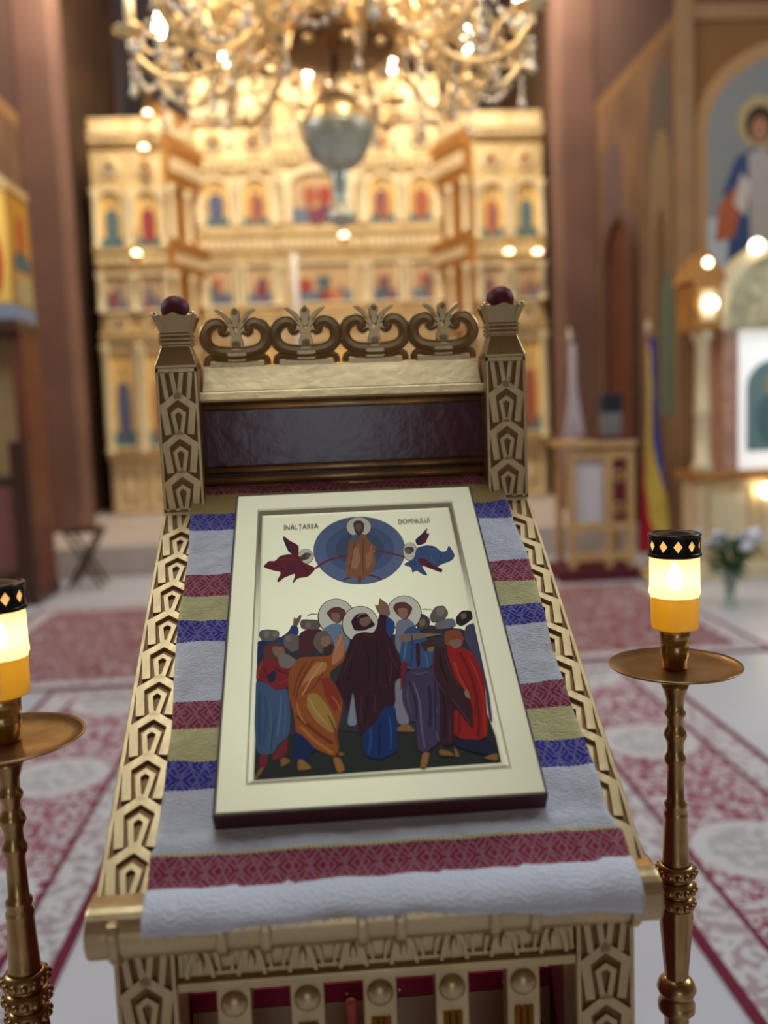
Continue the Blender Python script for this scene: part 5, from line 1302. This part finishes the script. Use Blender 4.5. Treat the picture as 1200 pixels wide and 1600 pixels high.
# small hanging lamps
def hanging_lamp(label, x, y, z, drop=.30, back=.34):
    t = thing('hanging_lamp', label, 'lamp', (x, y, z), 0, 'small lit lamps before the icon screen')
    MB().ball((0, 0, 0), .052, 12).build('lit_globe', LAMPB, t)
    MB().lathe([(.02, -.085), (.045, -.06), (.056, -.02), (.060, .0), (.056, .004)], 14, caps=False).build('lamp_cup', BRASS2, t)
    g = MB()
    for k in range(3):
        q = 2 * PI * k / 3; g.tube([(.056 * math.cos(q), .056 * math.sin(q), 0), (0, 0, .25), (0, 0, drop)], .005, 5)
    g.build('lamp_chain', BRASS2, t)
    MB().tube([(0, 0, drop), (0, back * .6, drop + .06), (0, back, drop - .04)], .009, 6).build('wall_bracket', BRASS2, t)
HANG = [((-1.90, 11.25, 4.95), 'hanging lamp high at the inner edge of the left screen wing'), ((-1.98, 11.3, 4.58), 'hanging lamp beside the saint medallions of the left screen wing'),
        ((-2.14, 11.3, 3.38), 'hanging lamp over the left wing cornice, below the saints'), ((.33, 11.8, 3.62), 'hanging lamp over the central cornice, under the chandelier ball'),
        ((2.31, 11.3, 3.28), 'hanging lamp over the right wing cornice, nearer the centre'), ((2.66, 11.3, 3.27), 'hanging lamp over the right wing cornice, nearer the pier')]
for p, lb in HANG: hanging_lamp(lb, *p)

# ------------------------------------------------------------------ chandelier
CH = (.115, 5.0, 3.28)
ch = thing('chandelier', 'large gilded chandelier with scrolled arms and lit bulbs hanging above the aisle', 'chandelier', CH)
CHG = mat('chandelier_gold', (238, 210, 156), rough=.30, metal=.8)
MB().lathe([(.02, 6.0), (.02, .25), (.05, .22), (.03, .15), (.06, .10), (.04, .02)][::-1], 12).build('stem', CHG, ch)
MB().lathe([(.02, -.04), (.16, -.035), (.30, -.01), (.325, .02), (.30, .05), (.06, .08)], 40).build('bottom_plate', mat('bronze_plate', (132, 98, 62), rough=.4, metal=.8), ch)
MB().lathe([(.015, -.34), (.015, -.02)], 10).build('lower_rod', BRASS, ch)
MB().lathe([(.02, -.20), (.07, -.215), (.13, -.25), (.175, -.305), (.193, -.36), (.195, -.375)][::-1], 28).build('ball_cap', CHG, ch)
MB().lathe([(.185, -.365), (.195, -.375), (.193, -.40), (.185, -.44), (.150, -.52), (.10, -.575), (.045, -.605)][::-1], 28).build('ball', SILVER, ch)
MB().lathe([(.01, -.89), (.035, -.88), (.075, -.86), (.085, -.835), (.055, -.81), (.035, -.79), (.04, -.70), (.05, -.62), (.045, -.60)], 20).build('pendant', SILVER, ch)
def smooth3(pts, it=2): return chaikin(pts, it, False)
# prototype arm pieces in (r, z), shared by every arm of a tier
def tier(n, R, z, dz, phase, glow):
    fr = lambda p: (p[0], 0, p[1])
    arm = MB()
    arm.tube([fr(p) for p in smooth3([(.16, z + .02), (.35 * R, z + .10 + dz), (.60 * R, z - .16), (.86 * R, z - .20), (R, z - .06), (R, z + .02)])], .016, 8)
    arm.tube([fr(p) for p in smooth3([(.40 * R, z + .06 + dz), (.55 * R, z + .16), (.72 * R, z + .12), (.74 * R, z - .02), (.62 * R, z - .05), (.58 * R, z + .03)])], .011, 6)
    arm.tube([fr(p) for p in smooth3([(.78 * R, z - .19), (.84 * R, z - .02), (.92 * R, z + .04), (.96 * R, z - .03), (.90 * R, z - .07)])], .010, 6)
    arm.tube([fr(p) for p in smooth3([(.55 * R, z - .12), (.62 * R, z - .26), (.74 * R, z - .28), (.76 * R, z - .18)])], .009, 6)
    for a in (.35, .5, .68, .86):
        arm.ball((a * R, 0, z - .05 - .2 * abs(a - .5)), .026, 8, (1, 1, .8))
    ARM = arm.mesh('arm')
    cup = MB().lathe([(.01, -.10), (.02, -.07), (.012, -.045), (.03, -.02), (.085, .0), (.09, .012), (.03, .01), (.028, .03)], 16).mesh('candle_cup')
    tub = MB().lathe([(.024, .02), (.024, .17), (.018, .175)], 12).mesh('candle_sleeve')
    blb = MB().lathe([(.010, .175), (.020, .19), (.030, .225), (.024, .27), (.006, .315)], 12).mesh('bulb')
    drop = MB()
    for k in range(4):
        drop.ball((0, 0, -.12 - k * .045), .014 if k < 3 else .022, 8, (1, 1, 1.3))
    DROP = drop.mesh('crystal_drop')
    cr = mat('crystal', (250, 240, 220), rough=.08, metal=.5)
    for k in range(n):
        a = phase + 2 * PI * k / n
        o = link('arm', ARM, CHG, ch, (0, 0, 0), (0, 0, a))
        link('candle_cup', cup, CHG, o, (R, 0, z + .03)); link('candle_sleeve', tub, mat('ivory_sleeve', (240, 222, 186), rough=.5), o, (R, 0, z + .03))
        link('bulb', blb, BULB, o, (R, 0, z + .03)); link('crystal_drop', DROP, cr, o, (R, 0, z)); link('crystal_drop', DROP, cr, o, (.62 * R, 0, z - .06))
        # lattice of scrolls linking this arm with the next
        b = 2 * PI / n
        sc_ = MB()
        for rr, zz in ((.62 * R, z + .02), (.80 * R, z - .06), (.42 * R, z + .14)):
            pts = []
            for q in range(13):
                t_ = q / 12; an = b * t_; w_ = rr + .06 * math.sin(4 * PI * t_)
                pts.append((w_ * math.cos(an), w_ * math.sin(an), zz + .07 * math.cos(4 * PI * t_)))
            sc_.tube(pts, .009, 6)
            sc_.ball((rr * math.cos(b / 2), rr * math.sin(b / 2), zz + .07), .032, 8)
        sc_.build('scroll_link', CHG, o)
        for dip, rg in ((.16, R * .99), (.24, R * .82)):
            gl = MB()
            for q in range(1, 10):
                t_ = q / 10; an = b * t_
                gl.ball((rg * math.cos(an), rg * math.sin(an), z + .02 - dip * 4 * t_ * (1 - t_)), .016, 8)
            gl.build('crystal_garland', cr, o)['kind'] = 'stuff'
tier(12, 1.02, .02, .06, .14, 1)
tier(10, .74, .34, .02, .33, 1)
tier(8, .50, .62, .02, .1, 1)
g = MB(); g.lathe([(.33, .06), (.36, .10), (.36, .24), (.33, .28), (.31, .24), (.31, .10)], 40); g.build('filigree_ring', CHG, ch)
g = MB()
for k in range(32):
    q = 2 * PI * k / 32
    g.tube([(.36 * math.cos(q), .36 * math.sin(q), .06), (.40 * math.cos(q + .1), .40 * math.sin(q + .1), .0), (.44 * math.cos(q), .44 * math.sin(q), .05), (.41 * math.cos(q - .1), .41 * math.sin(q - .1), .12), (.36 * math.cos(q), .36 * math.sin(q), .17)], .009, 6)
g.build('filigree_scrolls', CHG, ch)
for k in range(4):
    a = k * PI / 2 + .4
    pl = lamp('chandelier_light', 'POINT', (CH[0] + .75 * math.cos(a), CH[1] + .75 * math.sin(a), CH[2] + .42), 34, (1.0, .80, .56), .12)

# ------------------------------------------------------------------ right of the screen
def gate_shrine():
    t = thing('icon_shrine', 'gilded arched shrine with a white-lit glazed icon against the right wall', 'shrine', (3.55, 7.2, 0))
    W = .72
    MB().span(-W, W, -.22, .22, 0, .12).build('plinth', ISOPALE, t, bevel=.01)
    MB().span(-W + .06, W - .06, -.18, .18, .12, .78).build('cabinet', ISOPALE, t, bevel=.006)
    for x in (-.42, 0, .42):
        p = MB().stroke([(x - .17, .18), (x + .17, .18), (x + .17, .72), (x - .17, .72)], .035, 0, .02, True, lambda a, c, d: (a, -.18 - d, c)).build('cabinet_panel', ISOGOLD, t)
    MB().span(-W, W, -.22, .20, .78, .86).build('ledge', ISOAMB, t, bevel=.01)
    for s in (-1, 1):
        c = MB().lathe([(.085, .86), (.085, .92), (.06, .95), (.055, 1.30), (.07, 1.33), (.055, 1.36), (.05, 1.85), (.07, 1.88), (.095, 1.95)], 16, (s * .62, -.14, 0)).build('column', ISOPALE, t)
        MB().span(s * .62 - .11, s * .62 + .11, -.25, .10, 1.95, 2.32).build('capital_block', ISOAMB, t, bevel=.012)
        MB().span(s * .62 - .06, s * .62 + .06, -.262, -.25, 2.02, 2.25).build('capital_panel', ISOPALE, t)
        MB().prism([(-.15, 2.32), (.15, 2.32), (.10, 2.42), (0, 2.55), (-.10, 2.42)], -.10, .25, lambda a, c, d, s=s: (a + s * .62, -d, c)).build('pinnacle', ISOAMB, t)
        MB().span(s * .40 - .06, s * .40 + .06, -.16, .10, .86, 1.95).build('jamb', mat('rose_marble', (196, 150, 128), rough=.4, var=(9, .2)), t)
        b = MB().ball((s * .62, -.30, 2.14), .05, 12).build('lamp_globe', LAMPB, t)
        MB().ball((s * .62, -.22, 2.45), .045, 12).build('lamp_globe', LAMPB, t)
    fa_ = lambda a, c, d: (a, -d, c)
    ar = [(-.50, 1.95), (-.50, 2.10)] + [(-.50 * math.cos(q * PI / 12), 2.10 + .46 * math.sin(q * PI / 12)) for q in range(1, 12)] + [(.50, 2.10), (.50, 1.95)]
    MB().prism(ar, -.1, .16, fa_).build('tympanum', mat('filigree_silver_gilt', (206, 196, 156), rough=.45, metal=.4, var=(14, .35), bump=(30, .5)), t)
    MB().stroke(ar, .13, .15, .24, fn=fa_).build('arch_moulding', ISOPALE, t)
    MB().ball((-.25, -.27, 2.56), .05, 12).build('lamp_globe', LAMPB, t)
    MB().ball((-.16, -.26, .70), .05, 12).build('lamp_globe', LAMPB, t)
    MB().span(-.34, .34, -.08, .10, .86, 1.95).build('white_mat', mat('lit_white_glass', (250, 250, 246), rough=.3, emit=((1, 1, .97), .55)), t)
    fresco('icon_painting', [((128, 158, 160), fresco_frame(1.0, 1.72, -.24, .24, 1.5)), ((96, 132, 132), ellipse(0, 1.25, .16, .22)), ((196, 170, 130), ellipse(0, 1.52, .09, .1))], t, (0, -.085, 0), (0, 0, 0), .002, PAINT)
gate_shrine()

def service_stand():
    t = thing('service_stand', 'small gilded openwork stand with a maroon top, beside the tricolour flag', 'stand', (2.17, 7.45, 0))
    MB().span(-.36, .30, -.26, .24, 0, .10).build('base_step', mat('maroon_carpet', (96, 30, 40), rough=.9), t, bevel=.008)
    for x in (-.24, .06, .24):
        MB().span(x - .028, x + .028, -.24, -.18, .10, 1.08).build('post', LIGHTWOOD, t, bevel=.004)
    for x in (-.24, .24): MB().span(x - .028, x + .028, .16, .22, .10, 1.08).build('post', LIGHTWOOD, t, bevel=.004)
    for z in (.16, .40, .98): MB().span(-.24, .24, -.235, -.185, z, z + .07).build('rail', LIGHTWOOD, t, bevel=.004)
    MB().span(-.30, .28, -.28, .25, 1.08, 1.13).build('top_board', LIGHTWOOD, t, bevel=.006)
    MB().span(-.05, .29, -.285, .26, 1.13, 1.155).build('top_cloth', mat('maroon_velvet', (84, 22, 34), rough=.9), t, bevel=.004)
    MB().span(-.20, .03, -.20, -.19, .47, .98).build('side_cloth', mat('white_linen', (206, 200, 204), rough=.9), t)
    MB().span(.09, .21, -.20, -.185, .47, .97).build('pierced_panel', BURGM, t)
    for z in (.58, .84):
        MB().lathe([(.05, 0), (.05, .012), (.03, .012), (.03, 0)], 14, (.15, -.20, z), axis='y').build('rosette', LIGHTWOOD, t)
service_stand()
# dark apparatus on the stand
t = thing('desk_box', 'small black and grey box standing on the maroon-topped stand', 'box', (2.31, 7.42, 1.1565))
MB().span(-.075, .075, -.07, .07, 0, .19).build('grey_body', mat('grey_plastic', (120, 118, 116), rough=.5), t, bevel=.006)
MB().span(-.08, .08, -.075, .075, .19, .34).build('black_top', mat('black_plastic', (30, 32, 42), rough=.4), t, bevel=.006)

def flag(name, label, x, y, ztop, zhang, wid, colour, lean):
    t = thing(name, label, 'flag', (x, y, .0))
    MB().tube([(0, 0, .03), (lean, 0, ztop)], .014, 8).build('flag_pole', mat('pole_wood', (150, 104, 66), rough=.5), t)
    MB().lathe([(.14, 0), (.14, .02), (.05, .05), (.03, .09)], 16).build('pole_base', BRASS2, t)
    MB().lathe([(.01, 0), (.028, .03), (.02, .07), (.002, .14)], 10, (lean, 0, ztop)).build('spear_tip', mat('pale_brass', (226, 214, 184), rough=.35, metal=.6), t)
    mb = MB(); mb.keep = True
    nu, nv = 26, 40; V = []
    for j in range(nv + 1):
        q = j / nv
        z = ztop - .02 - (ztop - zhang) * q
        w = wid * (.16 + .84 * q ** .75)
        for i in range(nu + 1):
            s = i / nu
            fold = math.sin(s * 5 * PI + .6 * q) * .035 * (.4 + .6 * q)
            V.append((lean + (s - .42) * w + .02 * math.sin(q * 5 + s * 3), -.03 - abs(fold) - .02, z - .10 * s * (1 - s) * q - .06 * (1 - s) * q))
    F = [];
    for j in range(nv):
        for i in range(nu):
            a = j * (nu + 1) + i
            mb.add([V[a], V[a + 1], V[a + nu + 2], V[a + nu + 1]], [(0, 3, 2, 1)], L3(colour((i + .5) / nu, (j + .5) / nv)), True)
    o = mb.build('flag_cloth', FRESCO, t)
    so = o.modifiers.new('thickness', 'SOLIDIFY'); so.thickness = .004
    return t
def tricolour(s, q):
    k = s * .95 + (1 - q) * 1.25
    return (44, 72, 168) if k > 1.24 else (228, 200, 96) if k > .58 else (196, 34, 52)
flag('national_flag', 'blue, yellow and red flag drooping on its pole by the right wall', 2.62, 7.33, 1.95, .28, .22, tricolour, -.02)
flag('white_flag', 'white flag hanging on a pole behind the small gilded stand', 2.10, 7.85, 1.95, .90, .20, lambda s, q: (226, 218, 226), .0)

def flowers():
    t = thing('flower_vase', 'clear glass vase standing on the floor at the shrine foot', 'vase', (2.70, 6.05, 0))
    MB().lathe([(.06, 0), (.065, .01), (.03, .04), (.035, .10), (.06, .22), (.075, .26)], 20, caps=False).build('vase_glass', soft('clear_glass', (220, 232, 226), .7, .3), t)
    t2 = thing('bouquet', 'leafy bouquet with white blossoms standing in the glass vase', 'flowers', (2.70, 6.05, .03))
    st = MB(); lf = []; rnd = random.Random(5)
    green = mat('leaf_green', (44, 92, 58), rough=.6, var=(20, .25))
    for k in range(18):
        a = rnd.uniform(0, 2 * PI); r = rnd.uniform(.02, .16); h = rnd.uniform(.30, .46)
        st.tube([(0, 0, .02), (.2 * r * math.cos(a), .2 * r * math.sin(a), .2), (r * math.cos(a), r * math.sin(a), h)], .004, 5)
    st.build('stems', green, t2)
    leaf = MB(); leaf.keep = True
    leaf.add([(0, 0, 0), (.05, .028, .01), (.13, 0, -.01), (.05, -.028, .01), (.06, 0, -.004)], [(0, 1, 4), (1, 2, 4), (2, 3, 4), (3, 0, 4)])
    LM = leaf.mesh('leaf')
    for k in range(90):
        a = rnd.uniform(0, 2 * PI); z = rnd.uniform(.20, .42); r = rnd.uniform(0, .10) * (z / .3)
        o = link('leaf', LM, green, t2, (r * math.cos(a), r * math.sin(a), z), (rnd.uniform(-.5, .5), rnd.uniform(-.9, .5), a))
        o.scale = (rnd.uniform(.7, 1.2),) * 3
    bl = MB(); bl.ball((0, 0, 0), .022, 8)
    for k in range(6):
        q = 2 * PI * k / 6; bl.ball((.025 * math.cos(q), .025 * math.sin(q), .004), .020, 8, (1, 1, .6))
    BL = bl.mesh('blossom')
    for k in range(16):
        a = rnd.uniform(0, 2 * PI); r = rnd.uniform(.08, .22)
        link('blossom', BL, mat('white_petals', (224, 226, 236), rough=.7), t2, (r * math.cos(a), r * math.sin(a), rnd.uniform(.40, .50)), (rnd.uniform(-.6, .6), rnd.uniform(-.6, .6), 0))
flowers()

# ------------------------------------------------------------------ left of the screen
def choir_stall():
    t = thing('choir_stall', 'tall dark wooden choir stall at the left edge of the photo', 'stall', (-2.50, 7.35, 0))
    MB().span(-.55, .16, .0, .60, 2.14, 2.24).build('canopy', DARKWOOD, t, bevel=.01)
    MB().span(.07, .15, .10, .58, .10, 2.14).build('side_wall', REDWOOD, t)
    MB().span(-.55, .07, .50, .58, .10, 2.14).build('back_board', LIGHTWOOD, t)
    MB().span(-.50, .07, .05, .50, .95, 1.02).build('seat', DARKWOOD, t, bevel=.01)
    MB().span(-.52, .02, .03, .08, .28, .95).build('front_panel', mat('rose_panel', (128, 74, 66), rough=.6), t)
    MB().span(.02, .15, .0, .09, .05, 1.30).build('arm_post', DARKWOOD, t, bevel=.008)
    MB().span(-.55, .17, -.02, .60, .0, .10).build('floor_step', DARKWOOD, t, bevel=.008)
choir_stall()
t = thing('propped_paper', 'white paper sheet propped on the choir stall seat', 'paper', (-2.44, 7.42, 1.0250))
mb = MB().box((0, 0, .09), (.12, .01, .18)); mb.build('sheet', WHITEP, t, rot=(-.1, 0, 0))
t = thing('icon_case', 'warm-lit gilded icon case with painted side, above the dark choir stall', 'icon case', (-2.50, 7.45, 2.2405))
MB().span(-.46, .13, .0, .50, .0, .12).build('case_base', mat('blue_grey_cloth', (134, 150, 176), rough=.8), t)
MB().span(-.44, .11, .04, .55, .12, 1.00).build('case_body', ISOAMB, t)
MB().prism([(-.46, 1.0), (.13, 1.0), (.13, 1.06), (-.16, 1.30), (-.46, 1.06)], -.53, -.02, lambda a, c, d: (a, -d, c)).build('case_gable', ISOGOLD, t)
fresco('icon_painting', [((236, 196, 104), [(-.42, .14), (.10, .14), (.10, .98), (-.42, .98)]), ((190, 52, 40), ellipse(-.05, .45, .10, .28)), ((240, 210, 150), ellipse(-.05, .8, .08, .08))], t, (0, .036, 0), (0, 0, 0), .002, PAINT)
fresco('side_painting', [((206, 150, 60), [(.06, .14), (.53, .14), (.53, .98), (.06, .98)]), ((84, 110, 110), [(.10, .50), (.30, .62), (.50, .50), (.50, .40), (.10, .40)]), ((188, 96, 58), ellipse(.30, .70, .10, .16)), ((180, 168, 120), [(.10, .14), (.50, .14), (.50, .36), (.10, .36)])], t, (.114, 0, 0), (0, 0, PI / 2), .002, PAINT)
lamp('icon_case_lamp', 'POINT', (-2.60, 7.0, 3.05), 5, (1.0, .78, .42), .05)
# bent-leg stool before the platform
def stool():
    t = thing('folding_stool', 'dark wooden stool with crossed legs on the pale platform edge', 'stool', (-2.15, 8.15, 0))
    MB().box((0, 0, .50), (.30, .30, .03)).build('seat', DARKWOOD, t, bevel=.006)
    for y in (-.12, .12):
        MB().tube([(-.14, y, .0), (.14, y, .49)], .016, 8).build('leg', DARKWOOD, t)
        MB().tube([(.14, y, .0), (-.14, y, .49)], .016, 8).build('leg', DARKWOOD, t)
stool()
